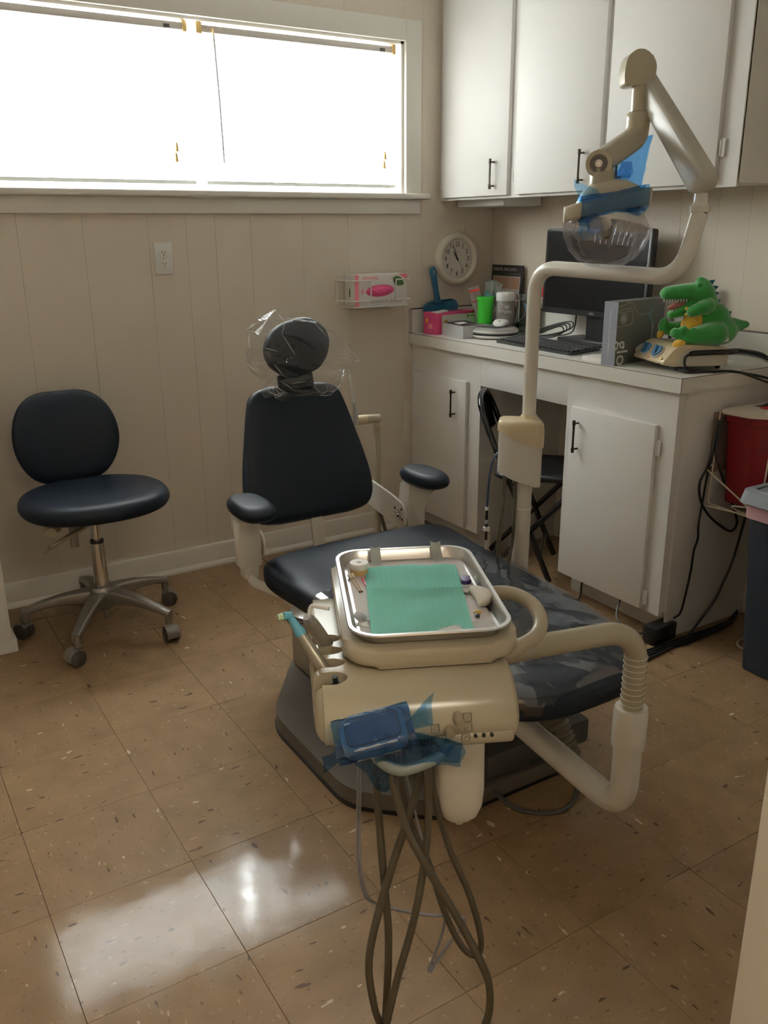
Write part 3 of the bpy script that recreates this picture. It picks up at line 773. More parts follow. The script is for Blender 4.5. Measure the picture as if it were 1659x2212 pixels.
# lamp head
LC = V((1.440, -.318, 1.334)); LR = Matrix.Rotation(math.radians(9), 3, FWD.xy.to_3d().normalized()) @ Matrix.Rotation(math.radians(-6), 3, RIGHT.xy.to_3d().normalized())
# transparent bowl
m = MB(); pr = [(.1045, .018), (.1055, .010), (.1040, -.004), (.097, -.030), (.080, -.058), (.055, -.078), (.028, -.088), (.0, -.0905)]
m.lathe(pr, LC + V((0, 0, .0)), LR, seg=48, cap=False); m.build('clear_shield', SHIELD, li, angle=60)
m = MB()
for k in range(44):
    a = 2 * PI * k / 44
    if math.sin(a * 3) > -.2:
        p = LC + LR @ V((.1035 * math.cos(a), .1035 * math.sin(a), .012)); q = LC + LR @ V((.0985 * math.cos(a), .0985 * math.sin(a), -.022))
        m.cyl(p, q, .0012, seg=5)
m.build('shield_ribs', SHIELD, li)
m = MB(); m.lathe([(.035, .062), (.075, .050), (.094, .024), (.100, .012), (.096, .010), (.080, .026), (.050, .036), (.0, .040)], LC, LR, seg=40, cap=False); m.build('reflector', M('reflector_white', (.74, .73, .66), .2), li, angle=60)
m = MB(); m.lathe([(.016, .03), (.016, -.012), (.012, -.022), (.0, -.024)], LC, LR, seg=16); m.build('bulb_cap', M('bulb_cap', (.03, .025, .022), .4), li)
m = MB()
hb = [LC + LR @ V((x, y, z)) for x, y, z in ((0, 0, 0),)]
rings = []
for z, w, h, ox in ((.030, .070, .050, .0), (.050, .080, .056, .0), (.070, .078, .054, .004), (.090, .066, .048, .002), (.104, .046, .036, -.004), (.111, .02, .02, -.010)):
    rings.append([LC + V(RIGHT.xy.to_3d()) * (x * 1.0 + ox) + V((RIGHT.y * -1, RIGHT.x, 0)) * y + V((0, 0, z + x * .12)) for x, y in sup(28, 2.6, w, h)])
m.loft(rings); m.build('lamp_housing', CREAM, li, angle=60)
m = MB(); m.box(KN * .5 + (LC + V((-.012, 0, .09))) * .5 + V((-.0, 0, -.01)), (.055, .05, .07), RZ(-31.8), bevel=.016, seg=3); m.build('tilt_block', CREAM, li)
# handles either side of the head: horizontal loop bar
RH = RIGHT.xy.to_3d().normalized(); FH = FWD.xy.to_3d().normalized()
hp = [LC + RH * -.112 - FH * .045 + V((0, 0, .033)), LC + RH * -.070 - FH * .072 + V((0, 0, .044)), LC + RH * .066 - FH * .075 + V((0, 0, .070)), LC + RH * .092 - FH * .03 + V((0, 0, .068))]
m = MB()
rings = []
for p in spline(hp, 6): rings.append([p + FH * x + V((0, 0, y)) for x, y in rrect(.018, .036, .008, 3)])
m.loft(rings); m.build('grip_bar', CREAM2, li, angle=50)
m = MB(); m.box(LC + RH * .02 - FH * .045 + V((0, 0, .060)), (.06, .05, .02), RZ(-31.8), bevel=.005); m.build('grip_mount', CREAM, li)
# blue barrier film on the grip and behind the yoke
def crumple(fn, nx, ny, amp, freq, seed, name, mat, parent=None, smooth=False):
    m = MB()
    def f(u, v):
        p = V(fn(u, v)); q = p * freq
        return p + V((noise.noise(q + V((seed, 0, 0))), noise.noise(q + V((0, seed, 3))), noise.noise(q + V((5, 0, seed))))) * amp
    m.grid(nx, ny, f)
    return m.build(name, mat, parent, smooth=smooth)
g0, g1 = hp[1] + RH * -.012, hp[2] + RH * .004
gd = (g1 - g0)
bf = thing('blue_film', 'blue barrier film wrapped round the grip of the dental light', 'plastic film', g0)
def wrap(u, v):
    a = 2 * PI * v; w = .021 + .002 * math.sin(9 * u); h = .027 + .002 * math.sin(7 * u + 1)
    return g0 + gd * u + FH * (w * math.copysign(abs(math.cos(a)) ** .7, math.cos(a))) + V((0, 0, h * math.copysign(abs(math.sin(a)) ** .7, math.sin(a))))
crumple(wrap, 22, 22, .002, 45, 2, 'wrapped_film', BLUEF, bf)
crumple(lambda u, v: g0 + gd * (u * .98 + .01) - FH * .012 + V((0, 0, -.018)) - V((0, 0, v * (.016 + .034 * max(0, math.sin(u * 5.2 + .4)) + .006 * math.sin(u * 17)))) + FH * (.015 * v), 26, 8, .006, 40, 7, 'hanging_film', BLUEL, bf)
crumple(lambda u, v: g0 + gd * (-.05 + u * .40) - FH * .004 + V((0, 0, .018 + v * (.052 - .040 * u))) + RH * (-.012 * v), 12, 8, .007, 40, 11, 'hanging_film', BLUEL, bf)
crumple(lambda u, v: g0 + gd * (.10 + u * .45) - FH * .015 + V((0, 0, -.022 - v * .046 * (1 - abs(u - .4)))), 14, 8, .008, 50, 23, 'hanging_film', BLUEF, bf)
FQ1 = [(1.585, -0.252, 1.546), (1.624, -0.272, 1.556), (1.578, -0.29, 1.435), (1.523, -0.249, 1.454)]
FQ2 = [(1.466, -0.292, 1.474), (1.509, -0.316, 1.481), (1.506, -0.326, 1.45), (1.465, -0.302, 1.445)]
bf2 = thing('blue_film', 'blue barrier film hanging behind the bent yoke of the dental light', 'plastic film', KN + V((.06, .06, -.05)))
def quad(c4):
    a_, b_, c_, d_ = (V(q) for q in c4)
    return lambda u, v: (a_ * (1 - u) + b_ * u) * (1 - v) + (d_ * (1 - u) + c_ * u) * v
crumple(quad(FQ1), 10, 14, .004, 30, 31, 'film_sheet', BLUEL, bf2)
crumple(quad(FQ1), 8, 10, .006, 35, 57, 'film_sheet', BLUEL, bf2)
crumple(quad(FQ2), 12, 9, .012, 60, 41, 'film_bunch', BLUEF, bf2)

# ------------------------------------------------------------------ delivery unit on its swing arm
DO = V((.592, -.769, 0)); DM = T(DO, RZ(-25))
du = thing('delivery_unit', 'cream dental delivery unit with instrument holders on a swing arm', 'delivery unit', DO, -25)
def D(): return MB(DM)
def dp(x, y, z): return DM @ V((x, y, z))
notch_v = (-.066, -.112, -.158, -.204)
vz = [(.115, .640), (.125, .66), (.12, .690), (.09, .700), (-.10, .7075), (-.185, .711), (-.222, .706), (-.250, .690), (-.268, .666), (-.274, .646), (-.266, .634), (-.24, .628), (-.10, .622), (.08, .624)]
vz = [(p.x, p.y) for p in spline([V((a_, b_, 0)) for a_, b_ in vz], 4, closed=True)]
cv, cz_ = -.08, .664
m = D(); rings = []
for x, k1, k2 in dens(((-.1855, .72, .50), (-.184, .84, .74), (-.178, .93, .90), (-.166, .985, .975), (-.150, 1, 1), (.085, 1, 1), (.100, .99, .98), (.110, .955, .93), (.116, .89, .80), (.1175, .80, .6)), 2):
    rings.append([V((x, cv + (a_ - cv) * k1, cz_ + (b_ - cz_) * k2)) for a_, b_ in vz])
m.loft(rings); shell = m.build('shell', CREAM, du, angle=50)
cut = []
for nv in notch_v:
    m = D(); m.prism([(-.20, nv - .0135), (-.160, nv - .0155)] + [(-.160 + .026 * math.cos(math.radians(a_)), nv + .0165 * math.sin(math.radians(a_))) for a_ in range(-70, 71, 20)] + [(-.160, nv + .0155), (-.20, nv + .0135)], .655, .76); cut.append(m.build('c', CREAM, None))
du_par = shell.parent; carve(shell, cut)
m = D(); m.box((.045, -.262, .634), (.120, .030, .022), None, bevel=.008, seg=3); m.build('control_lip', CREAM, du, angle=50)
m = D(); m.cyl((-.150, -.206, .66), (-.152, -.210, .706), .0075, .006, seg=12); m.cyl((-.152, -.210, .706), (-.153, -.212, .716), .0045, seg=10); m.lathe([(.009, 0), (.009, .004)], (-.151, -.208, .684), seg=12); m.build('hose_coupler', BLACK, du)
# control face: knobs, ports, symbols
FYf = lambda z: -.274
for kx, kz in ((.020, .668), (.006, .652)):
    m = D(); m.cyl((kx, -.262, kz), (kx, -.290, kz), .0075, .0062, seg=16); m.build('knob', M('knob_tan', (.33, .27, .18), .4), du)
m = D()
for kx in (.045, .057, .069): m.cyl((kx, -.265, .640), (kx, -.2778, .640), .003, seg=10)
m.build('ports', INK, du)
for kx, kz in ((.034, .668), (.034, .655), (-.014, .656), (-.010, .641), (.030, .639)):
    m = D(); w = .0055
    for a, b in (((-w, -w), (w, -w)), ((w, -w), (w, w)), ((w, w), (-w, w)), ((-w, w), (-w, -w)), ((-w * .5, -w * .5), (w * .5, w * .5))):
        m.cyl((kx + a[0], -.2768 + .45 * max(0, kz + a[1] - .652), kz + a[1]), (kx + b[0], -.2768 + .45 * max(0, kz + b[1] - .652), kz + b[1]), .0008, seg=4)
    m.build('symbol', M('symbol_ink', (.25, .21, .15), .6), du)
m = D(); m.box((.095, -.150, .702), (.022, .016, .006), None, bevel=.001); m.build('switch', BLACK, du)
# tray carrier
m = D(); m.prism(rrect(.272, .392, .05, 6), .714, .744, (.0, .0, 0), bevel=.012, seg=4); m.build('tray_carrier', CREAM2, du, angle=50)
m = D(); m.box((0, 0, .706), (.10, .16, .03), None, bevel=.006); m.build('carrier_neck', CREAM, du)
# loop grip at the right of the carrier
m = D(); m.tube(fillet([(.10, .018, .728), (.165, .018, .738), (.205, -.035, .728), (.196, -.092, .705), (.13, -.125, .690), (.09, -.12, .685)], .045, 8), .0125, 14); m.build('loop_grip', CREAM2, du, angle=60)
# swing arm tubes in world space
PP = V((1.020, -.885, 0))
m = MB(); m.tube(fillet([(.665, -.85, .640), (.76, -.846, .630), (PP.x + .004, PP.y, .618), (PP.x, PP.y, .44)], .085, 12), .0215, 20); m.build('upper_arm', CREAM, du, angle=60)
m = MB()
for z in [.462 + .0125 * k for k in range(9)]: m.tube([(PP.x + .0222 * math.cos(2 * PI * k / 20), PP.y + .0222 * math.sin(2 * PI * k / 20), z) for k in range(20)], .0009, 5, closed=True)
m.build('ring_marks', GREYP, du)
m = MB(); m.lathe([(.0215, .452), (.031, .452), (.0335, .444), (.0335, .372), (.032, .364), (.028, .362)], (PP.x, PP.y, 0), seg=28, cap=False); m.build('sleeve', GREYP, du)
EL = V((PP.x, PP.y, .215))
m = MB(); m.tube(fillet([(PP.x, PP.y, .375), EL, (1.045, -.50, .232), (1.05, -.30, .245)], .07, 10), .0285, 22); m.build('lower_arm', GREYP, du, angle=60)
# water bottle
m = D(); rings = []
for z, w in ((.645, .020), (.625, .0345), (.60, .037), (.48, .0385), (.45, .036), (.430, .028), (.420, .016), (.4185, .007), (.412, .006), (.4105, .002)):
    rings.append([V((.046 + x, -.175 + y, z)) for x, y in sup(28, 2.6, w, w * .62)])
m.loft(rings); m.build('water_bottle', M('bottle_white', (.72, .69, .60), .5), du, angle=60)
# touch pad on a bracket
m = D(); m.tube(spline([(-.10, -.15, .632), (-.11, -.215, .622), (-.105, -.285, .655)], 6), .009, 10); m.build('pad_bracket', DGREY, du)
PR = RX(20) @ RY(-12) @ RZ(4)
PC = V((-.106, -.296, .672))
m = D(); m.prism(rrect(.092, .062, .016, 5), -.016, .008, PC, PR, bevel=.006, seg=3); m.build('touch_pad', M('pad_grey', (.30, .36, .42), .35), du)
m = D(); m.prism(rrect(.078, .050, .012, 5), .0075, .0090, PC, PR); m.build('pad_face', BLACK, du)
m = D(); m.prism(rrect(.0745, .0465, .010, 5), .0078, .0096, PC, PR); m.build('pad_face_inner', M('pad_blue', (.10, .17, .25), .2), du)
# hoses
hoses = {
 'h1': [(-.090, -.17, .63), (-.092, -.20, .515), (-.085, -.231, .358), (-.081, -.25, .256), (-.089, -.26, .099), (-.098, -.265, .045)],
 'h2': [(-.030, -.19, .63), (-.021, -.24, .583), (-.019, -.251, .482), (-.032, -.271, .387), (-.05, -.286, .31), (-.072, -.3, .24), (-.091, -.3, .144), (-.098, -.285, .07), (-.098, -.265, .045)],
 'h3': [(-.010, -.18, .63), (-.019, -.22, .579), (-.04, -.226, .492), (-.076, -.247, .394), (-.106, -.267, .298), (-.116, -.278, .238), (-.109, -.28, .165), (-.099, -.28, .122), (-.080, -.275, .06)],
 'h4': [(-.085, -.22, .63), (-.077, -.26, .572), (-.056, -.273, .49), (-.029, -.285, .43), (.008, -.299, .361), (.048, -.314, .278), (.068, -.32, .218), (.064, -.32, .144), (.03, -.31, .07), (-.03, -.29, .045), (-.080, -.275, .06)],
 'h5': [(-.005, -.16, .63), (.0, -.18, .492), (.026, -.2, .383), (.058, -.215, .3), (.075, -.229, .225), (.068, -.234, .196), (.044, -.232, .212), (.016, -.221, .275), (-.01, -.204, .366), (-.044, -.187, .459), (-.06, -.17, .60)]}
for k, p in hoses.items():
    m = D(); m.tube(spline(p, 8), .0062 if k != 'h5' else .0052, 8); m.build('hose', HOSE, du, angle=60)
m = D(); m.tube(spline([(-.115, -.15, .62), (-.117, -.16, .516), (-.123, -.179, .391), (-.117, -.193, .315), (-.095, -.198, .287), (-.021, -.201, .26), (.037, -.202, .25), (.053, -.203, .239), (.027, -.21, .204), (-.011, -.22, .158), (.011, -.206, .206), (.02, -.198, .252), (.009, -.187, .313), (-.011, -.177, .367), (-.05, -.16, .55)], 6), .0022, 6)
m.build('thin_hose', HOSE2, du, angle=60)
m = D(); m.tube(spline([(-.110, -.15, .62), (-.113, -.166, .516), (-.119, -.185, .391), (-.112, -.199, .317), (-.092, -.204, .291), (-.021, -.207, .264), (.035, -.208, .254), (.050, -.209, .242), (.024, -.216, .206), (-.008, -.226, .160)], 6), .0018, 6)
m.build('thin_hose', HOSE2, du, angle=60)
# blue film round the touch pad
bp_ = thing('blue_film', 'blue barrier film bagged over the touch pad of the delivery unit', 'plastic film', dp(-.09, -.25, .55), -25)
PCw = DM @ PC; PRw = RZ(-25) @ PR
def padwrap(u, v):
    a = 2 * PI * v; hw = .064 - .010 * max(0, u - .85); 
    c, s = math.cos(a), math.sin(a)
    return PCw + PRw @ V(((u - .5) * .112, .034 * math.copysign(abs(c) ** .55, c), .0155 * math.copysign(abs(s) ** .6, s) - .004))
crumple(padwrap, 30, 28, .0016, 90, 3, 'wrapped_film', BLUEF, bp_)
crumple(lambda u, v: dp(-.070 + .052 * u, -.290 + .012 * u, .660 + .052 * v * u ** .8 + .004 * u), 10, 9, .003, 40, 9, 'hanging_film', BLUEL, bp_)
crumple(lambda u, v: dp(-.148 + .168 * u, -.292 + .018 * math.sin(u * 4) + .012 * v, .662 - .012 * u - v * (.038 + .058 * math.exp(-((u - .34) / .17) ** 2) + .020 * math.sin(u * 3.1))), 22, 12, .006, 34, 15, 'hanging_film', BLUEF, bp_)
crumple(lambda u, v: dp(-.105 + .128 * u, -.306 + .012 * v, .652 - v * .044 - .004 * u), 18, 9, .006, 45, 27, 'hanging_film', BLUEL, bp_)
crumple(lambda u, v: dp(-.178 + .036 * u, -.300, .640 - .030 * v * (1 - .4 * u) + .018 * u), 8, 8, .004, 60, 33, 'hanging_film', BLUEF, bp_)
m = D(); m.tube(spline([(-.11, -.28, .655), (-.10, -.290, .625), (-.07, -.296, .606), (-.03, -.290, .610), (.0, -.280, .622), (.012, -.25, .640)], 6), .0085, 10); m.build('pad_arm', M('pad_arm', (.24, .27, .25), .4), du)

# instruments in the holders
hp1 = thing('polishing_handpiece', 'metal polishing handpiece with a light blue prophy angle in the holder', 'handpiece', dp(-.150, -.158, .66), -25)
a, b = V((-.150, -.158, .668)), V((-.2135, -.122, .772))
dr = (b - a)
m = D(); m.tube([a, a + dr * .15, a + dr * .45, a + dr * .48, a + dr * .78], [.0095, .0105, .0105, .0092, .0078], 18); m.build('grip', M('handpiece_metal', (.36, .34, .28), .35, .6), hp1)
m = D(); m.tube([a + dr * .76, a + dr * .80, a + dr * .92, a + dr * 1.03], [.0085, .0088, .0062, .0052], 14); h0 = a + dr * 1.05
m.tube([h0 + V((.004, 0, -.002)), h0 + V((-.008, -.004, .0))], .0065, 14); m.build('prophy_angle', M('light_blue_plastic', (.12, .42, .58), .4), hp1)
m = D(); m.tube([h0 + V((-.008, -.004, .0)), h0 + V((-.016, -.006, -.001))], [.0058, .0048], 14); m.build('polishing_cup', M('pale_green_rubber', (.55, .75, .45), .6), hp1)
hp2 = thing('air_water_syringe', 'grey air water syringe with bent white tip in the rear holder', 'syringe', dp(-.143, -.070, .66), -25)
a, b = V((-.142, -.068, .668)), V((-.184, -.105, .758)); dr = b - a
m = D(); m.tube([a, a + dr * .2, a + dr * .8, a + dr], [.0115, .012, .0115, .0105], 18); m.build('grip', M('syringe_grey', (.34, .32, .27), .4, .3), hp2)
m = D(); m.tube([b, b + dr * .10], [.0095, .007], 14); m.cyl(b + V((-.010, 0, 0)), b + V((.0, 0, .002)), .004, seg=10); m.build('nozzle', STEEL, hp2)
m = D(); m.tube(fillet([b + dr * .05, b + V((.002, 0, .026)), b + V((.030, -.012, .024))], .006, 5), .0032, 10); m.build('tip', WHITEP, hp2)

# ------------------------------------------------------------------ tray and what lies on it
tr = thing('instrument_tray', 'stainless steel instrument tray with white liner on the delivery unit', 'tray', dp(0, 0, .745), -25)
m = D(); W_, H_ = .254, .372
def tr_ring(w, h, r, z): return [V((x, y, z)) for x, y in rrect(w, h, r, 6)]
m.loft([tr_ring(W_ - .040, H_ - .040, .030, .7452), tr_ring(W_ - .030, H_ - .030, .034, .7455), tr_ring(W_ - .016, H_ - .016, .040, .762), tr_ring(W_ - .012, H_ - .012, .042, .7645), tr_ring(W_, H_, .046, .7645), tr_ring(W_ + .002, H_ + .002, .047, .762)], cap=False)
m.prism(rrect(W_ - .036, H_ - .036, .030, 6), .7445, .7456); m.build('pan', STEEL, tr, angle=30)
m = D(); m.prism(rrect(W_ - .040, H_ - .052, .012, 4), .7458, .7464); m.build('paper_liner', M('liner_paper', (.74, .70, .70), .8), tr)
# napkin
def nap(u, v):
    p0, p1, p2, p3 = V((-.076, .126, 0)), V((.092, .116, 0)), V((.066, -.168, 0)), V((-.094, -.172, 0))
    a = p0 + (p1 - p0) * u; b = p3 + (p2 - p3) * u; p = a + (b - a) * v
    fold = .0075 * math.exp(-((v - .42 + .02 * math.sin(u * 9)) / .035) ** 2)
    z = .7505 + fold + .0045 * math.sin(u * 5 + 1) * v + .004 * noise.noise(V((u * 4, v * 5, 2))) + .0035 * max(0, v - .85) * 6 * math.sin(u * 7) + .005 * (1 - abs(2 * u - 1)) * .8
    z += .00045 * math.sin(u * 2 * PI * 46)
    return DM @ V((p.x, p.y, z))
m = MB(); m.grid(180, 40, nap); m.build('dental_bib', TEAL, None, angle=80, solid=.0008)
nb = bpy.data.objects['dental_bib']; tag(nb, 'folded teal paper bib lying in the instrument tray', 'bib')
def dthing(name, label, cat, x, y, z=.7466, group=None): return thing(name, label, cat, dp(x, y, z), -25, group)
c = dthing('medicine_cup', 'small amber cup with white lid in the tray corner', 'cup', -.087, .110)
m = D(); m.lathe([(.014, .7466), (.016, .7475), (.0165, .757), (.016, .758)], (-.087, .110, 0), seg=24); m.build('cup_body', M('amber_plastic', (.62, .42, .17), .3), c)
m = D(); m.lathe([(.0172, .757), (.0175, .758), (.0175, .7665), (.0165, .768), (.0, .7682)], (-.087, .110, 0), seg=24); l_ = m.build('lid', WHITEP, c)
m = D(); m.tube([(-.091, .1095, .7683), (-.087, .1125, .7683), (-.083, .1095, .7683), (-.087, .1065, .7683)], .0005, 4, closed=True); m.build('lid_mark', INKG, l_)
for k, (p, q, lb) in enumerate((((-.106, .090, .7500), (-.094, .020, .7485), 'cotton tipped wooden swab lying nearest the tray rim'), ((-.100, .094, .7500), (-.090, .021, .7485), 'cotton tipped wooden swab lying next to the amber cup'))):
    s = dthing('cotton_swab', lb, 'swab', p[0], p[1], group='cotton swabs')
    m = D(); m.cyl(p, q, .0011, seg=6); m.build('stick', M('swab_wood', (.60, .42, .25), .6), s)
    d_ = (V(q) - V(p)).normalized(); m = D(); m.tube([V(p) - d_ * .006, V(p) - d_ * .004, V(p) + d_ * .006, V(p) + d_ * .010], [.001, .0032, .003, .0012], 10); m.build('cotton_tip', M('cotton', (.80, .72, .60), .9), s)
    m = D(); m.ell(q, (.0018, .0018, .0018), seg=8, rings=6); m.build('dark_tip', M('swab_tip', (.12, .06, .04), .6), s)
for k, dx in enumerate((0, .006)):
    m = D(); m.tube([(-.085 + dx, .084, .749), (-.081 + dx, .05, .749), (-.076 + dx, .02, .749)], [.0012, .002, .0015], 8)
    tag(m.build('micro_brush', M('pink_plastic', (.70, .03, .13), .35), None), ('pink micro brush beside the cotton swabs', 'pink micro brush tucked against the teal bib')[k], 'micro brush', 'pink micro brushes')
mi = dthing('mouth_mirror', 'round dental mouth mirror half under the teal bib', 'dental mirror', -.103, -.087)
m = D(); m.lathe([(.0115, 0), (.0118, .001), (.0115, .0022), (.0105, .0024)], (-.103, -.085, .7495), RX(14) @ RY(22), seg=28); m.build('rim', STEEL, mi)
m = D(); m.lathe([(.0104, .0020), (.0, .00205)], (-.103, -.085, .7497), RX(14) @ RY(22), seg=28, cap=False); m.build('mirror_glass', M('mirror_glass', (.42, .46, .43), .06, 1.), mi)
m = D(); m.tube([(-.096, -.093, .750), (-.085, -.105, .750), (-.02, -.165, .7495)], [.0012, .002, .0025], 8); m.build('stem', STEEL, mi)
m = D(); m.tube(spline([(-.118, -.134, .7478), (-.116, -.126, .752), (-.108, -.122, .753), (-.095, -.124, .750), (-.06, -.13, .749)], 6), .0009, 6); tag(m.build('dental_explorer', STEEL, None), 'thin curved steel explorer probe beside the mouth mirror', 'dental probe')
gz = D(); rr_ = []
for s_, w, h in ((-.036, .004, .003), (-.030, .010, .006), (-.01, .015, .0085), (.012, .0155, .0085), (.030, .011, .006), (.037, .004, .003)):
    cx = .102 + .012 * (1 - (s_ / .037) ** 2) - .006; rr_.append([V((cx + a_, -.042 + s_, .7565 + b_)) for a_, b_ in sup(18, 2.6, w, h)])
gz.loft(rr_); tag(gz.build('cotton_pad', M('cotton_pad', (.74, .70, .62), .9), None, angle=60), 'curved white cotton pad at the right rim of the tray', 'cotton pad')
m = D(); m.prism(rounded([(.086, .032), (.094, .028), (.104, .034), (.102, .044), (.106, .054), (.096, .052), (.090, .058), (.087, .046)], .003), .7475, .7545, bevel=.002); tag(m.build('purple_clip', M('purple_plastic', (.03, .008, .10), .4), None), 'dark purple plastic piece between bib and cotton pad', 'clip')
ve = dthing('glass_vial', 'tiny clear vial with metal end beside the cotton pad', 'vial', .094, .0)
m = D(); m.cyl((.083, .006, .752), (.100, .002, .752), .0050, seg=14); m.build('vial_body', FROST, ve)
m = D(); m.cyl((.079, -.006, .751), (.090, -.010, .751), .0048, seg=14); m.build('metal_end', STEEL, ve)
wv = dthing('bite_wedge', 'small yellow and black bite piece at the right edge of the bib', 'bite piece', .084, -.10)
m = D(); m.ell((.086, -.094, .751), (.007, .005, .004)); m.build('yellow_end', M('yellow_rubber', (.55, .38, .10), .5), wv)
m = D(); m.ell((.083, -.104, .750), (.004, .006, .003)); m.build('black_end', BLACK, wv)
m = D(); m.prism(rrect(.040, .046, .006, 4), .7468, .7480, (.084, -.143, 0), RZ(4)); tag(m.build('foil_packet', M('foil_grey', (.38, .35, .32), .35, .4), None), 'flat grey packet under the right front corner of the bib', 'packet')
for k, (x, y, lb) in enumerate(((-.052, .158, 'translucent white clip on the far tray rim, nearer the amber cup'), (.064, .170, 'translucent white clip on the far tray rim, farther from the amber cup'))):
    m = D()
    w = .0095
    for i in range(1):
        sec = lambda s_, dz: [V((x + a_, y - .012 + s_ + .0, .752 + dz + .0035 * (abs(a_) / w) ** 2 * (1 if True else 0))) for a_ in (-w, -w * .6, 0, w * .6, w)]
        A_ = [sec(-.012, -.003), sec(.006, .006), sec(.014, .014), sec(.018, .022)]
        m._put([p for r in A_ for p in r], [(i_ * 5 + k_, i_ * 5 + k_ + 1, (i_ + 1) * 5 + k_ + 1, (i_ + 1) * 5 + k_) for i_ in range(3) for k_ in range(4)])
    tag(m.build('rim_clip', M('milky_plastic', (.70, .72, .68), .4), None, solid=.0016), lb, 'clip', 'clips on the tray rim')

# ------------------------------------------------------------------ suction arm behind the chair
sa = thing('suction_arm', 'cream suction holder arm standing behind the dental chair back', 'suction arm', (1.43, .74, 0))
SX, SY = 1.437, .745
m = MB(); m.tube([(SX, SY, .06), (SX, SY, .665)], .0125, 16); m.lathe([(.05, 0), (.05, .02), (.018, .06)], (SX, SY, .0), seg=20); m.build('post', CREAM, sa)
hx0 = V((SX + .012, SY - .01, .690)); hx1 = V((SX - .075, SY + .02, .686))
m = MB(); m.tube([hx0, hx0 + (hx1 - hx0) * .06, hx0 + (hx1 - hx0) * .55], [.010, .0155, .0165], 16); m.cyl((SX, SY, .66), (SX, SY, .685), .014, seg=14); m.build('holder_bar', CREAM2, sa, angle=50)
m = MB(); m.tube([hx0 + (hx1 - hx0) * .55, hx1], .0175, 16); m.build('holder_end', YELLOWED, sa)
m = MB(); m.tube([hx1 + V((-.012, -.02, -.01)), hx1 + V((-.014, -.02, .05)), hx1 + V((-.018, -.02, .075))], [.010, .0085, .006], 12); m.build('suction_valve', STEEL, sa)
m = MB(); m.tube([hx1 + V((-.018, -.02, .070)), hx1 + V((-.026, -.02, .13)), hx1 + V((-.034, -.02, .185))], [.0065, .0050, .0042], 12); m.build('suction_tip', WHITEP, sa)
m = MB(); m.tube(spline([(SX - .02, SY - .02, .40), (SX + .01, SY - .03, .28), (SX + .05, SY - .05, .12), (SX + .03, SY - .08, .02)], 8), .007, 8); m.build('suction_hose', HOSE, sa)

# ------------------------------------------------------------------ foot control disc
fc = thing('foot_control', 'round steel foot control disc on the floor behind the chair seat', 'foot control', (1.02, .60, 0))
FCX, FCY = 1.128, .690
m = MB(); m.lathe([(.095, 0), (.098, .006), (.092, .022), (.07, .026)], (FCX, FCY, 0), seg=36); m.build('base', M('disc_rubber', (.09, .07, .055), .5), fc)
m = MB(); m.lathe([(.085, .026), (.086, .033), (.080, .037), (.0, .040)], (FCX, FCY, 0), seg=36, cap=False); m.build('disc', STEEL, fc)
m = MB(); m.tube(spline([(FCX + .06, FCY + .05, .03), (FCX + .02, FCY + .10, .02), (FCX + .10, FCY + .04, .008), (1.2, .50, .008)], 6), .006, 8); m.build('cable', DGREY, fc)

# ------------------------------------------------------------------ operator stool
SX, SY = .470, 1.005
st = thing('operator_stool', 'navy blue wheeled operator stool against the window wall', 'stool', (SX, SY, 0))
m = MB(); rings = []
for z, k in dens(((.452, .80), (.454, .90), (.461, .965), (.475, 1.0), (.488, 1.0), (.502, .975), (.512, .92), (.517, .80), (.515, .5), (.510, .2), (.509, .02)), 2):
    rings.append([V((SX + .005 + x * k, SY - .02 + y * k, z)) for x, y in sup(64, 2.25, .242, .212)])
m.loft(rings); m.build('seat', NAVY, st, angle=70)
m = MB(); m.prism(sup(30, 2.2, .15, .13), .432, .453, (SX, SY - .01, 0), bevel=.008); m.build('seat_pan', M('stool_pan', (.50, .44, .32), .5), st)
m = MB(); BC_ = V((SX - .022, SY + .205, .660)); tl = RX(-9)
def bsec(s, hw, th, bow, cx=0.): return [BC_ + tl @ V((a + cx, b + bow * ((a / .18) ** 2), s)) for a, b in sup(48, 2.8, hw, th)]
m.loft([bsec(*q) for q in dens(((-.162, .05, .008, -.006), (-.157, .085, .018, -.010), (-.135, .125, .027, -.022), (-.09, .158, .031, -.03), (-.03, .176, .032, -.034), (.03, .175, .032, -.034), (.085, .158, .031, -.03), (.125, .130, .027, -.022), (.148, .095, .019, -.012), (.157, .055, .009, -.006)), 4)])
m.build('backrest', NAVY, st, angle=70)
m = MB(); m.tube(spline([(SX, SY + .245, .66), (SX, SY + .27, .55), (SX, SY + .25, .44), (SX, SY + .12, .412), (SX, SY + .02, .41)], 6), .012, 10); m.build('back_bracket', ALU, st)
m = MB(); m.box((SX - .155, SY - .09, .430), (.05, .03, .03), RZ(20), bevel=.006); m.cyl((SX - .165, SY - .12, .425), (SX - .15, SY - .06, .430), .017, seg=16); m.build('tilt_knob', M('lever_tan', (.40, .34, .24), .5), st)
for pts in ([(SX - .02, SY - .10, .434), (SX - .10, SY - .14, .415), (SX - .185, SY - .17, .395)], [(SX - .0, SY - .07, .430), (SX - .09, SY - .10, .408), (SX - .20, SY - .14, .372)]):
    m = MB(); rr_ = []
    P_ = spline(pts, 5)
    for i_, p in enumerate(P_):
        w = .007 + .006 * i_ / (len(P_) - 1); rr_.append([p + V((0, a_, b_)) for a_, b_ in rrect(w * 2, .009, .003, 2)])
    m.loft(rr_); m.build('lever', M('lever_tan2', (.26, .21, .15), .45), st)
m = MB(); m.box((SX - .085, SY - .06, .385), (.026, .016, .085), None, bevel=.003); m.build('back_adjuster', ALU, st)
m = MB(); m.cyl((SX, SY, .325), (SX, SY, .435), .0135, seg=18); m.build('gas_rod', CHROME, st)
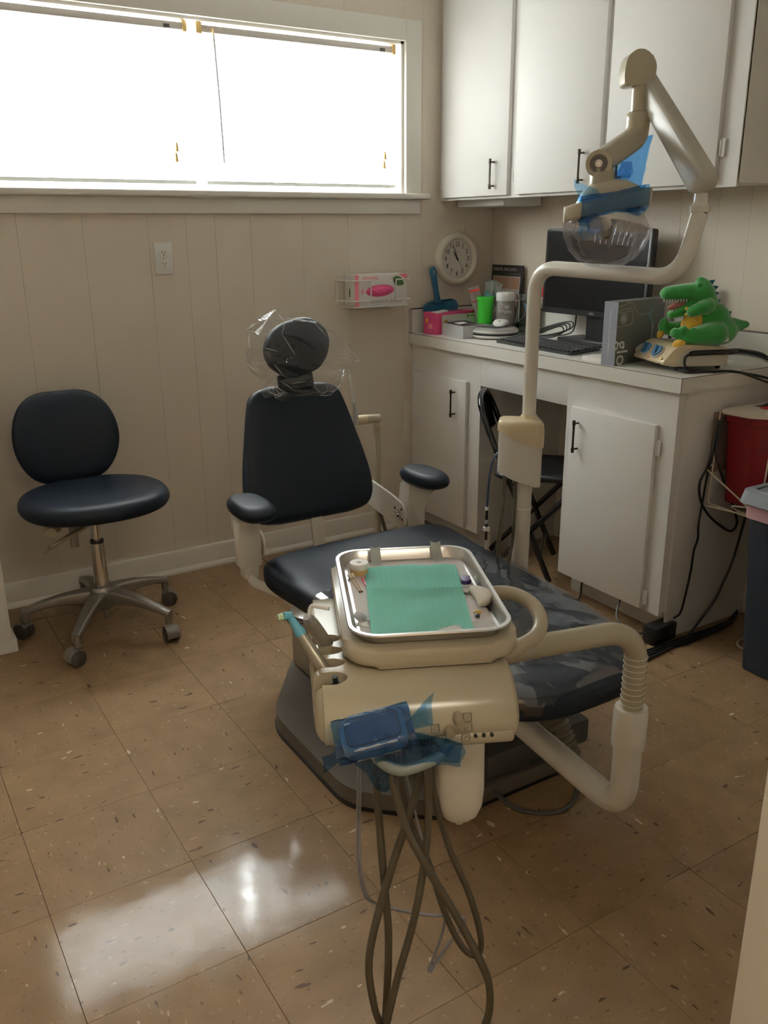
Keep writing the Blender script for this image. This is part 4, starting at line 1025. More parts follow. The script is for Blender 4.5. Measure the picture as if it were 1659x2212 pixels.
m = MB(); m.cyl((SX, SY, .325), (SX, SY, .334), .023, seg=20); m.build('gas_collar', BLACK, st)
m = MB(); m.tube([(SX, SY, .16), (SX, SY, .325)], [.0255, .0225], 20); m.build('gas_column', CHROME, st)
m = MB(); m.lathe([(.032, .085), (.045, .10), (.050, .15), (.040, .168), (.026, .172)], (SX, SY, 0), seg=24); m.cyl((SX, SY, .045), (SX, SY, .09), .017, seg=14); m.build('hub', ALU, st)
for a in (-124, -52, 20, 92, 164):
    ca, sa_ = math.cos(math.radians(a)), math.sin(math.radians(a)); r_ = V((ca, sa_, 0)); n_ = V((-sa_, ca, 0)); c_ = V((SX, SY, 0))
    m = MB(); rr_ = []
    for d_, w, h, z in ((.02, .030, .055, .128), (.06, .026, .050, .132), (.14, .021, .034, .130), (.21, .017, .026, .116), (.262, .015, .024, .100), (.272, .013, .034, .092)):
        rr_.append([c_ + r_ * d_ + n_ * x + V((0, 0, z + y)) for x, y in rrect(w * 2, h, .008, 3)])
    m.loft(rr_); m.cyl(c_ + r_ * .262 + V((0, 0, .062)), c_ + r_ * .262 + V((0, 0, .10)), .0125, seg=12); m.build('leg', ALU, st, angle=50)
    cst = MB(); ax = (n_ * .8 + r_ * .6).normalized(); wc_ = c_ + r_ * .262 + (r_ * .8 - n_ * .6) * .012 + V((0, 0, .0275))
    for s in (-1, 1): cst.tube([wc_ + ax * (s * .006), wc_ + ax * (s * .009), wc_ + ax * (s * .021), wc_ + ax * (s * .024)], [.024, .0275, .0275, .022], 22)
    w_ = cst.build('caster', M('caster_grey', (.07, .062, .055), .45), st, angle=35)
    m = MB(); rr_ = []
    for k in range(9):
        t = math.radians(-10 + 150 * k / 8); f_ = ax.cross(V((0, 0, 1)))
        p = wc_ + f_ * (.029 * math.cos(t)) + V((0, 0, .029 * math.sin(t))); q = wc_ + f_ * (.031 * math.cos(t)) + V((0, 0, .031 * math.sin(t)))
        rr_.append([p - ax * .022, p + ax * .022, q + ax * .022, q - ax * .022])
    m.loft(rr_); m.build('caster_hood', M('caster_hood', (.17, .15, .13), .4), w_, angle=60)

# ------------------------------------------------------------------ folding chair in the knee space
fo = thing('folding_chair', 'black metal folding chair pushed into the knee space', 'chair', (2.14, .72, 0))
ff = V((.70, -.714, 0)); sd = V((.714, .70, 0)); F0 = V((1.946, 0.765, 0))
def fp(f_, s_, z): return F0 + ff * f_ + sd * s_ + V((0, 0, z))
bk = [fp(.29, -.155, .02), fp(.145, -.155, .36), fp(.055, -.15, .56), fp(.0, -.13, .695), fp(-.012, -.06, .728), fp(-.012, .06, .728), fp(.0, .13, .695), fp(.055, .15, .56), fp(.145, .155, .36), fp(.29, .155, .02)]
m = MB(); m.tube(fillet(bk, .05, 6), .0115, 10); m.build('back_frame', BLACKG, fo, angle=60)
m = MB(); m.grid(12, 8, lambda u, v: fp(.030 - .038 * v + .012 * (1 - (2 * u - 1) ** 2) * -1, (u - .5) * .275, .575 + .13 * v)); m.build('back_panel', BLACKG, fo, solid=.004)
m = MB(); m.pillow(rrect(.36, .34, .07, 6), -.016, .018, fp(.235, 0, .435), RZ(-45.6), rnd=.8); m.build('seat', BLACK, fo, angle=60)
for s_ in (-.165, .165):
    m = MB(); m.tube(fillet([fp(.40, s_, .425), fp(.33, s_, .36), fp(.02, s_, .018)], .05, 5), .0105, 10); m.build('leg', BLACKG, fo, angle=60)
m = MB(); m.cyl(fp(.06, -.165, .075), fp(.06, .165, .075), .008, seg=8); m.cyl(fp(.25, -.155, .11), fp(.25, .155, .11), .008, seg=8); m.build('cross_bar', BLACKG, fo)

# ------------------------------------------------------------------ clock
CK = V((2.249, WY, 1.207))
ck = thing('wall_clock', 'round cream wall clock with black numerals above the dustpan', 'clock', CK)
cf = frame((1, 0, 0), (0, 0, 1))
m = MB(); m.lathe([(.113, .0), (.1145, .008), (.113, .020), (.105, .030), (.093, .033), (.086, .028), (.0835, .018)], CK, cf, seg=56, cap=False); m.build('case', M('clock_cream', (.76, .71, .60), .3), ck, angle=60)
m = MB(); m.lathe([(.086, .012), (.086, .015)], CK, cf, seg=48); m.build('dial', M('clock_dial', (.74, .70, .62), .5), ck)
for h in range(1, 13):
    a = math.radians(90 - 30 * h)
    text(str(h), .029, CK + V((.0615 * math.cos(a), -.0155, .0615 * math.sin(a))), (1, 0, 0), (0, 0, 1), INK, ck, name='numeral', squash=.85)
m = MB()
for k in range(60):
    a = 2 * PI * k / 60; r0 = .0755; r1 = .0785
    m.box(CK + V((.077 * math.cos(a), -.0153, .077 * math.sin(a))), (.0025 if k % 5 else .004, .0004, .0007 if k % 5 else .0014), Matrix.Rotation(-a, 3, 'Y'))
m.build('minute_marks', INK, ck)
def hand(ang, ln, w, back, nm, y):
    a = math.radians(90 - ang); d_ = V((math.cos(a), 0, math.sin(a))); s_ = V((-math.sin(a), 0, math.cos(a)))
    m = MB(); p = CK + V((0, y, 0)); rr_ = []
    for t, ww in ((-back, w * .8), (0, w), (ln * .6, w * .9), (ln, w * .3)): rr_.append([p + d_ * t + s_ * ww, p + d_ * t - s_ * ww, p + d_ * t - s_ * ww + V((0, -.0008, 0)), p + d_ * t + s_ * ww + V((0, -.0008, 0))])
    m.loft(rr_); m.build(nm, INK, ck, smooth=False)
hand(327, .040, .0030, .010, 'hour_hand', -.0165); hand(338, .062, .0024, .010, 'minute_hand', -.0185); hand(143, .060, .0006, .015, 'second_hand', -.0200)
m = MB(); m.cyl(CK + V((0, -.015, 0)), CK + V((0, -.0225, 0)), .0035, seg=12); m.build('hub', INK, ck)
m = MB(); m.box(CK + V((0, -.0153, .030)), (.022, .0004, .0022)); m.build('faint_print', INKG, ck, smooth=False)

# ------------------------------------------------------------------ glove box in a wire rack on the window wall
rk = thing('glove_rack', 'white wire rack screwed to the window wall', 'rack', (1.80, WY, 1.09))
m = MB()
for x0, x1, s in ((1.642, 1.745, 1), (1.952, 1.868, -1)):
    for z in (1.053, 1.135):
        m.tube(fillet([(x0 - s * .012, WY - .002, z), (x0, WY - .004, z), (x0 + s * .012, WY - .104, z), (x1, WY - .104, z)], .010, 4), .0030, 8)
    m.tube([(x1, WY - .104, 1.053), (x1, WY - .104, 1.135)], .0030, 8)
m.tube([(1.64, WY - .003, 1.04), (1.64, WY - .003, 1.15)], .0030, 8); m.tube([(1.954, WY - .003, 1.04), (1.954, WY - .003, 1.15)], .0030, 8)
m.tube(fillet([(1.66, WY - .004, 1.028), (1.66, WY - .10, 1.028), (1.93, WY - .10, 1.028), (1.93, WY - .004, 1.028)], .01, 4), .0030, 8)
m.build('wire_frame', WHITEP, rk)
GX0, GX1, GZ0, GZ1, GY = 1.672, 1.928, 1.0305, 1.158, WY - .098
gb = thing('glove_box', 'white and pink glove box held upside down in the wall rack', 'box', ((GX0 + GX1) / 2, WY - .055, GZ0))
m = MB(); m.box2((GX0, GY, GZ0), (GX1, WY - .012, GZ1), bevel=.0015); m.build('carton', CARD, gb)
m = MB(); m.box2((GX0 - .0004, GY - .0006, GZ0 + .0005), (GX0 + .018, GY + .0, GZ1 - .0005)); m.build('pink_stripe', PINK, gb, smooth=False)
m = MB(); m.prism(rounded([(GX1 - .045, GZ1 - .001), (GX1 - .001, GZ1 - .001), (GX1 - .001, GZ1 - .028)], .002), 0, .0006, (0, GY, 0), frame((1, 0, 0), (0, 0, 1))); m.build('pink_corner', PINK, gb, smooth=False)
m = MB(); m.prism(sup(36, 2, .068, .024), 0, .0008, (1.792, GY, 1.092), frame((1, 0, 0), (0, 0, 1)) @ RZ(3)); m.build('opening', MAGENTA, gb)
m = MB(); m.grid(26, 12, lambda u, v: V((1.792 + .064 * (2 * u - 1), GY - .001 - .010 * max(0, 1 - (2 * u - 1) ** 2 - (2 * v - 1) ** 2) * (1 + .6 * noise.noise(V((u * 6, v * 4, 0)))), 1.092 + .022 * (2 * v - 1) * math.sqrt(max(.02, 1 - (2 * u - 1) ** 2))))); m.build('gloves', M('pink_glove', (.62, .06, .20), .5), gb)
m = MB(); m.prism([(.028 * math.cos(t), .019 * math.sin(t) * (1 if math.cos(t) < .3 else .75)) for t in [2 * PI * k / 24 for k in range(24)]] , 0, .0007, (1.884, GY, 1.128), frame((1, 0, 0), (0, 0, 1)) @ RZ(-28)); m.build('leaf_picture', M('leaf_green', (.06, .13, .03), .5), gb)
m = MB(); m.prism(sup(20, 2, .005, .020), 0, .0006, (GX0, WY - .055, 1.085), frame((0, -1, 0), (0, 0, 1))); m.build('leaf_picture', M('leaf_green', (.06, .13, .03), .5), gb)
text('natural extensions', .024, (1.822, GY - .0005, 1.047), (-1, 0, 0), (0, 0, -1), INKG, gb, squash=.88)
text('NeoStretch', .020, (1.744, GY - .0005, 1.143), (-1, 0, 0), (0, 0, -1), PINK, gb, squash=.85)
m = MB(); m.box((1.708, GY - .0004, 1.090), (.016, .0006, .007)); m.box((1.708, GY - .0004, 1.099), (.014, .0006, .003)); m.box((1.708, GY - .0004, 1.080), (.010, .0006, .003)); m.build('print_marks', PINK, gb, smooth=False)

# ------------------------------------------------------------------ things on the counter
Z = .8976
# dustpan leaning on the wall
dpn = thing('dustpan', 'dark blue plastic dustpan leaning on the window wall', 'dustpan', (2.12, WY - .05, Z))
dr_ = frame((1, 0, 0), (0, .12, 1)); dO = V((2.137, WY - .055, Z + .001))
body = rounded([(-.066, .0), (.070, .0), (.098, .118), (.070, .138), (-.055, .130), (-.092, .108)], .018)
m = MB(); m.prism(body, 0, .004, dO, dr_); m.build('pan', DBLUE, dpn)
m = MB(); 
rim = [p for p in body]
m.tube([dO + dr_ @ V((x, y, .004)) for x, y in rim], .004, 6, closed=True); m.build('rim', DBLUE, dpn)
m = MB(); rr_ = []
for y, w, dx in ((.125, .020, -.012), (.145, .014, -.014), (.18, .013, -.019), (.23, .0155, -.025), (.262, .0165, -.029), (.276, .011, -.030), (.280, .004, -.030)):
    rr_.append([dO + dr_ @ V((dx + a_, y, .006 + b_)) for a_, b_ in sup(16, 3, w, .008)])
m.loft(rr_); m.build('handle', DBLUE, dpn)
m = MB(); m.prism(sup(14, 2.5, .003, .009), 0, .001, dO + dr_ @ V((-.028, .256, .0142)), dr_); m.build('hang_hole', M('pale_blue', (.30, .40, .45), .6), dpn)
# pink glove box
pb = thing('glove_box', 'magenta and white glove box on the counter before the dustpan', 'box', (2.15, 1.29, Z), 3)
pbm = T((2.155, 1.287, Z), RZ(3))
m = MB(pbm); m.box((0, 0, .0465), (.235, .088, .093), bevel=.001); m.build('carton', MAGENTA, pb)
m = MB(pbm); m.box((.0155, -.0443, .042), (.203, .0012, .082)); m.build('white_panel', CARD, pb, smooth=False)
m = MB(pbm); m.box((-.085, -.028, .0965), (.062, .034, .006), RY(-6)); m.build('flap', CARD, pb, smooth=False)
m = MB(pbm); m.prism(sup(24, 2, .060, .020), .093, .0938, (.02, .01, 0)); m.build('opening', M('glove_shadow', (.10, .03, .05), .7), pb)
m = MB(pbm)
m.tube(spline([(-.03, .0, .094), (-.02, -.01, .125), (.01, 0, .135), (.03, .01, .118), (.02, .0, .095)], 6), .0006, 5); m.tube(spline([(-.01, .0, .094), (0, -.01, .130), (.03, 0, .128), (.05, .01, .105)], 6), .0006, 5); m.build('blue_strings', M('string_blue', (.05, .2, .45), .5), pb)
for px, pz, c_ in ((-.064, .052, (.75, .38, .04)), (-.070, .044, (.30, .32, .05))):
    m = MB(pbm); m.prism(sup(16, 2, .008, .010), 0, .0005, (px, -.0449, pz), frame((1, 0, 0), (0, 0, 1))); m.build('fruit_print', M('fruit_%d' % int(c_[0] * 100), c_, .5), pb)
m = MB(pbm); m.prism(sup(16, 2, .008, .012), 0, .0006, (-.1175, .02, .058), frame((0, -1, 0), (0, 0, 1))); m.build('fruit_print', M('fruit_75', (.75, .38, .04), .5), pb)
m = MB(pbm); m.box((-.1178, -.005, .035), (.0008, .03, .022)); m.build('print_panel', PINK, pb, smooth=False)
m = MB(pbm)
for k, (px, w_) in enumerate(((.045, .05), (.075, .03), (.05, .02))): m.box((px, -.0450, .030 + .004 * k), (w_, .0005, .010))
m.build('faded_print', M('faded_print', (.62, .55, .57), .6), pb, smooth=False)
m = MB(pbm); m.box((.060, -.0450, .072), (.012, .0005, .010)); m.box((.088, -.0450, .072), (.030, .0005, .005)); m.build('green_print', M('fruit_30', (.30, .32, .05), .5), pb, smooth=False)
# white plastic bin with dark packets
wb_ = thing('plastic_bin', 'white translucent plastic bin at the counter edge', 'bin', (2.12, 1.15, Z), -8)
bm_ = T((2.120, 1.135, Z), RZ(-4))
m = MB(bm_); w_, d_, h_ = .125, .165, .052
for c_, s_ in (((0, 0, .002), (w_, d_, .004)), ((-w_ / 2, 0, h_ / 2), (.003, d_, h_)), ((w_ / 2, 0, h_ / 2), (.003, d_, h_)), ((0, d_ / 2, h_ / 2), (w_, .003, h_)), ((0, -d_ / 2, h_ / 2), (w_, .003, h_)), ((0, -.03, h_ / 2 - .006), (w_, .003, h_ - .014))): m.box(c_, s_)
m.build('bin_shell', FROST, wb_, smooth=False)
m = MB(bm_); m.box((.01, .015, h_ - .002), (.105, .125, .003), RX(5) @ RZ(9)); tag(m.build('dark_booklet', M('booklet_dark', (.09, .085, .085), .4), None), 'dark grey booklet lying across the white plastic bin', 'booklet')
m = MB(bm_); m.box((-.02, -.0, h_ + .004), (.05, .03, .002), RX(5) @ RZ(14)); tag(m.build('paper_slip', CARD, None), 'small white slip lying on the dark booklet', 'paper')
# glass riser with cup, wipes
gr = thing('glass_riser', 'low glass shelf standing in the counter corner', 'shelf', (2.33, 1.18, Z))
m = MB(); m.box2((2.205, 1.005, Z + .034), (2.435, 1.345, Z + .040), bevel=.001); m.build('plate', GLASSP, gr)
for x, y in ((2.215, 1.018), (2.425, 1.018), (2.215, 1.332), (2.425, 1.332)):
    m = MB(); m.box2((x - .006, y - .006, Z), (x + .006, y + .006, Z + .034)); m.build('foot', FROST, gr)
ZG = Z + .0405
gc = thing('plastic_cup', 'bright green plastic cup holding toothbrush packets', 'cup', (2.262, 1.190, ZG))
CX_, CY_ = 2.270, 1.198
m = MB(); m.lathe([(.0, .003), (.033, .003), (.0405, .112), (.0405, .116), (.0425, .116), (.0425, .109), (.0412, .107), (.0345, .0), (.0, .0)], (CX_, CY_, ZG), seg=40, cap=False); m.build('cup_wall', GREEN, gc, angle=40)
pk = [((-.024, -.010), .046, .15, -14, (.74, .70, .67), 'red'), ((.000, -.018), .036, .165, 3, (.70, .74, .72), 'teal'), ((.016, .004), .036, .172, 10, (.62, .70, .70), 'teal2'), ((.024, .0), .030, .165, 16, (.75, .75, .74), 'orange')]
lbs = ['red and white card packet in the green cup', 'clear toothbrush packet with teal print in the green cup', 'pale blue toothbrush packet between two others in the green cup', 'white packet with an orange mark in the green cup']
for (dx, dy), w, top, tilt, col_, kind in pk:
    k = pk.index(((dx, dy), w, top, tilt, col_, kind))
    R_ = RZ(-32) @ RY(tilt)
    o_ = thing('brush_packet', lbs[k], 'packet', (CX_ + dx, CY_ + dy, ZG + .01), 0, 'packets standing in the green cup')
    pm = T((CX_ + dx, CY_ + dy, ZG + .012), R_)
    m = MB(pm); m.grid(5, 14, lambda u, v: V(((u - .5) * w * .8 if v < .4 else (u - .5) * w, .003 * math.sin(u * 6 + v * 4), top * v))); m.build('sleeve', M('packet_' + kind, col_, .35), o_, solid=.0008)
    m = MB(pm)
    if kind == 'red':
        m.box((0, -.0035, top - .016), (w * .98, .0008, .010)); m.box((0, -.0035, top - .062), (w * .98, .0008, .004)); m.build('print', M('packet_redprint', (.60, .06, .05), .5), o_, smooth=False)
    elif kind == 'orange':
        m.prism(sup(12, 1.4, .0065, .016), 0, .001, (.0, -.0045, top - .028), frame((1, 0, 0), (0, 0, 1)) @ RZ(25)); m.build('print', M('packet_orange', (.80, .14, .03), .5), o_)
    else:
        for q in range(3): m.prism(sup(14, 2.2, .0075, .020), 0, .001, ((q - 1) * .010, -.0045, top - .052 - .012 * q), frame((1, 0, 0), (0, 0, 1)) @ RZ(-18))
        m.build('print', M('packet_tealprint_' + kind, (.10, .28, .30) if kind == 'teal' else (.05, .13, .16), .5), o_)
wp = thing('wipes_tub', 'white and grey tub of wipes beside the green cup', 'tub', (2.315, 1.115, ZG))
WX, WYY = 2.318, 1.112
m = MB(); m.lathe([(.0, 0), (.038, 0), (.0395, .003), (.0395, .098), (.036, .104)], (WX, WYY, ZG), seg=36); m.build('tub_body', M('wipes_grey', (.22, .20, .18), .4), wp)
m = MB(); m.lathe([(.0405, .100), (.0415, .103), (.0415, .130), (.039, .134), (.030, .136), (.0, .136)], (WX, WYY, ZG), seg=36); m.build('lid', WHITEP, wp)
m = MB(); m.tube(fillet([(WX + .040, WYY - .01, ZG + .10), (WX + .052, WYY - .03, ZG + .10), (WX + .05, WYY - .03, ZG + .01)], .012, 4), .0028, 6); m.build('tube_loop', WHITEP, wp)
cdv = (CAM_POS - V((WX, WYY, 0))); cdv.z = 0; cdv.normalize(); rv = V((-cdv.y, cdv.x, 0))
for s, z in (('Digi', .078), ('Wipes', .058)): text(s, .022, V((WX, WYY, ZG + z)) + cdv * .0405, rv, (0, 0, 1), INKW, wp, squash=.9)
for k_ in range(3):
    m = MB(); m.box(V((WX, WYY, ZG + .036 - .006 * k_)) + cdv * .0402, (.028 - .004 * k_, .0006, .0014), frame(rv, (0, 0, 1)) @ RX(90)); m.build('small_print', INKG, wp, smooth=False)
m = MB(); m.box(V((WX, WYY, ZG + .068)) + cdv * .0365 - rv * .026, (.003, .0006, .03), frame(rv, (0, 0, 1)) @ RX(90)); m.build('vertical_print', INKW, wp, smooth=False)
m = MB(); m.tube(spline([(2.385, 1.12, ZG), (2.39, 1.115, ZG + .08), (2.385, 1.11, ZG + .12), (2.37, 1.11, ZG + .135)], 6), .006, 8); tag(m.build('metal_hook', STEEL, None), 'slim curved metal hook behind the wipes tub', 'hook')
# scissors style tweezers behind packets omitted; implant leaflet
il = thing('leaflet', 'black dental implants leaflet standing against the right wall', 'leaflet', (2.44, 1.26, 1.0))
lf = frame((0, -1, 0), (.06, 0, 1)); lO = V((2.437, 1.260, 1.001))
def lb_(x0, x1, y0, y1, z0, z1, mat, nm):
    m = MB(); m.prism([(x0, y0), (x1, y0), (x1, y1), (x0, y1)], z0, z1, lO, lf); m.build(nm, mat, il, smooth=False)
lb_(-.108, .108, -.095, .178, 0, .003, M('leaflet_black', (.02, .02, .022), .35), 'sheet')
lb_(-.094, .094, -.085, .130, .003, .0034, M('leaflet_grey', (.42, .38, .35), .4), 'picture_panel')
for r_ in range(2):
    for c_ in range(3):
        x0 = -.090 + c_ * .061; y0 = .075 - r_ * .085
        lb_(x0, x0 + .058, y0, y0 + .050, .0034, .0037, M('leaflet_skin', (.30, .17, .11), .5), 'picture')
        lb_(x0, x0 + .058, y0 - .022, y0 - .002, .0034, .0037, M('leaflet_teeth', (.60, .57, .54), .5), 'picture')
text('DENTAL IMPLANTS', .0185, lO + lf @ V((-.096, .158, .0032)), lf @ V((1, 0, 0)), lf @ V((0, 1, 0)), INKG, il, align='LEFT')
lb_(-.02, .092, .138, .142, .003, .0033, M('ink_dim', (.12, .11, .10), .6), 'faint_print')
# glo card stand
gcd = thing('display_card', 'dark grey whitening card with a light blue tip picture', 'card', (2.40, 1.075, Z))
cO = V((2.40, 1.062, Z + .041)); cfm = frame((.25, -1, 0), (.1, 0, 1))
m = MB(); m.prism([(-.055, .0), (.06, .0), (.06, .125), (-.055, .125)], 0, .003, cO, cfm); m.build('sheet', M('glo_grey', (.12, .12, .115), .4), gcd)
text('glo', .022, cO + cfm @ V((-.038, .105, .0032)), cfm @ V((1, 0, 0)), cfm @ V((0, 1, 0)), INKW, gcd)
m = MB(); m.tube([cO + cfm @ V(p) for p in ((-.045, .005, .004), (-.03, .02, .004), (-.012, .035, .004), (-.010, .055, .004))], .001, 5); m.build('cord_print', INKW, gcd)
m = MB(); m.prism(rounded([(-.014, .055), (-.006, .055), (-.004, .070), (.008, .088), (.001, .090), (-.010, .080), (-.018, .088), (-.024, .085), (-.016, .070)], .003), .0031, .0045, cO, cfm); m.build('tip_print', M('tip_blue', (.30, .52, .66), .4), gcd)
m = MB(); m.prism([(-.012, 0), (.030, 0), (.024, .058), (.012, .072), (-.002, .068)], 0, .002, V((2.425, 1.025, Z + .158)), frame((.2, -1, 0), (0, 0, 1))); tag(m.build('red_tag', M('tag_red', (.62, .035, .04), .45), None), 'red card tag leaning above the whitening card', 'tag')
m = MB(); m.box2((2.39, 1.10, Z + .041), (2.415, 1.14, Z + .11), bevel=.001); tag(m.build('brown_carton', M('carton_brown', (.16, .10, .06), .6), None), 'small brown carton standing behind the wipes tub', 'box')
# round silver cases with the mouse on top
DX_, DY_ = 2.195, 1.030
for k, (z0, lb) in enumerate(((0, 'round silver case lying under another on the counter'), (.019, 'round silver case with a white band, topmost of the two'))):
    rc = thing('round_case', lb, 'case', (DX_, DY_, Z + z0), 0, 'round silver cases'); R_ = .098
    m = MB(); m.lathe([(.088, 0), (R_ - .001, .004), (R_, .007), (R_, .009)], (DX_, DY_, Z + z0), seg=48); m.build('lower_shell', M('case_silver', (.48, .47, .45), .35, .5), rc)
    m = MB(); m.lathe([(R_ + .002, .0085), (R_ + .004, .0095), (R_ + .004, .0135), (R_ + .002, .0145)], (DX_, DY_, Z + z0), seg=48); m.build('white_band', WHITEP, rc)
    if k:
        m = MB(); m.lathe([(R_, .0145), (R_ - .001, .019), (R_ - .012, .025), (.06, .0275), (.0, .028)], (DX_, DY_, Z + z0), seg=48, cap=False); m.build('lid', M('case_silver', (.48, .47, .45), .35, .5), rc)
    else:
        m = MB(); m.lathe([(R_ - .001, .0145), (R_ - .001, .0185), (.0, .0188)], (DX_, DY_, Z + z0), seg=48, cap=False); m.build('lid', DGREY, rc)
ms = thing('computer_mouse', 'white computer mouse resting on the round silver case', 'mouse', (DX_ + .01, DY_ + .005, Z + .047))
mm = T((DX_ + .02, DY_ - .02, Z + .0505), RZ(-52) )
m = MB(mm); rr_ = []
for t, w, h in ((-.056, .010, .006), (-.050, .022, .014), (-.035, .029, .022), (-.005, .031, .027), (.025, .029, .023), (.046, .023, .015), (.054, .010, .007)):
    rr_.append([V((a_, t, max(.0, h * .45 + b_ * 1.0))) for a_, b_ in sup(20, 2.6, w, h * .55)])
m.loft(rr_); m.build('shell', WHITEP, ms, angle=60)
m = MB(mm); m.ell((0, -.038, .019), (.003, .007, .005)); m.build('scroll_wheel', INKG, ms)
m = MB(); m.box((DX_ - .02, DY_ + .01, Z + .0483), (.10, .13, .0025), RZ(20)); tag(m.build('mouse_pad', M('booklet_dark', (.09, .085, .085), .4), None), 'thin dark plate between the mouse and the silver case', 'plate')
# keyboard
kb = thing('keyboard', 'black computer keyboard with silver edge on the counter', 'keyboard', (2.142, .645, Z))
km = T((2.142, .648, Z), RZ(-3.5) ) @ Matrix.Rotation(math.radians(-4), 4, 'Y')
m = MB(km); m.prism(rrect(.152, .468, .022, 5), .004, .016, bevel=.003); m.build('base', M('key_base', (.016, .016, .017), .35), kb)
m = MB(km); m.prism(rrect(.160, .476, .024, 5), .001, .0075, bevel=.002); m.build('silver_edge', M('key_silver', (.55, .55, .54), .3, .3), kb)
kmesh = None
for r_ in range(6):
    for c_ in range(21):
        if c_ in (15, 19): pass
        lx = -.048 + r_ * .0185 + (.004 if r_ == 5 else 0); ly = .213 - c_ * .0213
        if kmesh is None:
            m = MB(); m.box((0, 0, 0), (.0155, .0185, .006), bevel=.0015, seg=1); kmesh = m.build('key', M('key_black', (.012, .012, .013), .5), kb, world=False); o_ = kmesh
        else:
            o_ = kmesh.copy(); COL.objects.link(o_); o_.parent = kb
        o_.matrix_basis = wmat(kb).inverted() @ km @ T((lx, ly, .0185))
# monitor
mo = thing('computer_monitor', 'black widescreen computer monitor on a square stand', 'monitor', (2.36, .60, Z))
MR = frame((0, -1, 0), (.03, 0, 1)); MO = V((2.330, .612, 1.170))
m = MB(); m.prism(rrect(.552, .326, .010, 3), -.030, .0, MO, MR, bevel=.004); m.build('case', BLACK, mo)
m = MB(); m.prism(rrect(.524, .292, .002, 1), -.001, .0008, MO + MR @ V((0, .006, 0)), MR); m.build('screen', M('screen_black', (.005, .005, .006), .3, spec=.2), mo)
text('DELL', .0115, MO + MR @ V((.01, -.151, .0008)), MR @ V((1, 0, 0)), MR @ V((0, 1, 0)), INKG, mo)
m = MB(); m.box2((2.350, .535, Z + .01), (2.385, .655, 1.12), bevel=.006); m.build('neck', BLACK, mo)
m = MB(); m.box2((2.30, .48, Z), (2.438, .76, Z + .022), bevel=.004); m.build('stand_base', BLACK, mo)
m = MB(); m.tube(spline([(2.36, .72, 1.02), (2.37, .735, .96), (2.375, .77, .925), (2.33, .84, .912), (2.28, .88, .91)], 8), .0028, 8); m.build('video_cable', BLACK, mo)
cc = MB()
for k_ in range(4):
    cc.tube(spline([(2.27 + .006 * k_, .93 - .01 * k_, .906 + .004 * k_), (2.30, .86 - .012 * k_, .925 + .010 * k_), (2.34, .79 - .02 * k_, .955 + .008 * k_), (2.335, .765 - .015 * k_, .935 + .006 * k_), (2.30, .80, .912 + .004 * k_), (2.26, .90, .906)], 8), .0028, 7)
cc.box((2.255, .88, .909), (.03, .07, .018), RZ(20), bevel=.004)
tag(cc.build('cable_coil', BLACK, None), 'coiled black cable lying behind the keyboard', 'cable')
# whitening kit box
wk = thing('whitening_kit_box', 'grey whitening kit carton standing upright by the monitor', 'box', (2.13, .20, Z), 8)
gm = T((2.004, .2195, Z), RZ(9))
m = MB(gm); m.box2((0, -.052, 0), (.275, 0, .208), bevel=.0012); m.build('carton', M('kit_grey', (.125, .125, .105), .38), wk)
m = MB(gm); m.box2((-.0008, -.0525, .0005), (.0012, .0005, .2075)); m.build('spine_panel', M('kit_spine', (.30, .31, .36), .35), wk, smooth=False)
gx = gm.to_3x3() @ V((1, 0, 0)); gy = gm.to_3x3() @ V((0, 1, 0))
text('Professional Take-Home Tooth Whitening Kit', .0088, gm @ V((-.001, -.026, .104)), (0, 0, -1), -gy, INKW, wk, squash=.9)
m = MB(gm)
def kline(pts, r=.0011): m.tube([V((x, -.0525, z)) for x, z in pts], r, 5)
kline(fillet([V((.002, .175, 0)), V((.088, .175, 0))], .01)) if False else None
kline([(.002, .180), (.070, .184), (.074, .186)]); kline([(p.x, p.y) for p in fillet([V((.002, .172, 0)), V((.085, .176, 0)), V((.085, .132, 0)), V((.002, .128, 0))], .010, 5)])
kline([(p.x, p.y) for p in spline([V((.004, .192, 0)), V((.075, .202, 0)), V((.100, .178, 0)), (V((.130, .160, 0))), V((.165, .162, 0))], 8)])
m.tube([V((.034 + .017 * math.cos(2 * PI * k_ / 20), -.0525, .153 + .017 * math.sin(2 * PI * k_ / 20))) for k_ in range(20)], .0016, 5, closed=True)
m.build('outline_print', M('kit_line', (.42, .41, .36), .5), wk)
m = MB(gm); m.prism(sup(20, 2, .012, .012), 0, .0006, (.034, -.052, .153), frame((1, 0, 0), (0, 0, 1))); m.build('dial_print', M('kit_dial', (.36, .38, .38), .5), wk)
m = MB(gm); m.prism(rounded([(.165, .160), (.176, .164), (.190, .190), (.200, .186), (.198, .165), (.205, .140), (.220, .128), (.214, .118), (.198, .125), (.186, .148), (.168, .154)], .004), 0, .0006, (0, -.052, 0), frame((1, 0, 0), (0, 0, 1))); m.build('tip_print', M('kit_tip', (.14, .24, .26), .45), wk)
text('glo', .088, gm @ V((.036, -.0527, .040)), (0, 0, -1), gx, INKW, wk, squash=.80)
text('GLO', .016, gm @ V((.225, -.0527, .070)), (0, 0, 1), -gx, INKG, wk); text('PROFESSIONAL', .014, gm @ V((.208, -.0527, .078)), (0, 0, 1), -gx, INKW, wk)
m = MB(gm)
for k_ in range(3): m.box((.178 + .008 * k_, -.0523, .078), (.0022, .0006, .070 - .012 * k_))
m.build('small_print', M('kit_small', (.24, .235, .20), .5), wk, smooth=False)
m = MB(); m.box2((2.028, .232, Z), (2.13, .335, Z + .016), bevel=.001); tag(m.build('flat_carton', CARD, None), 'flat white carton lying beside the whitening kit box', 'box')
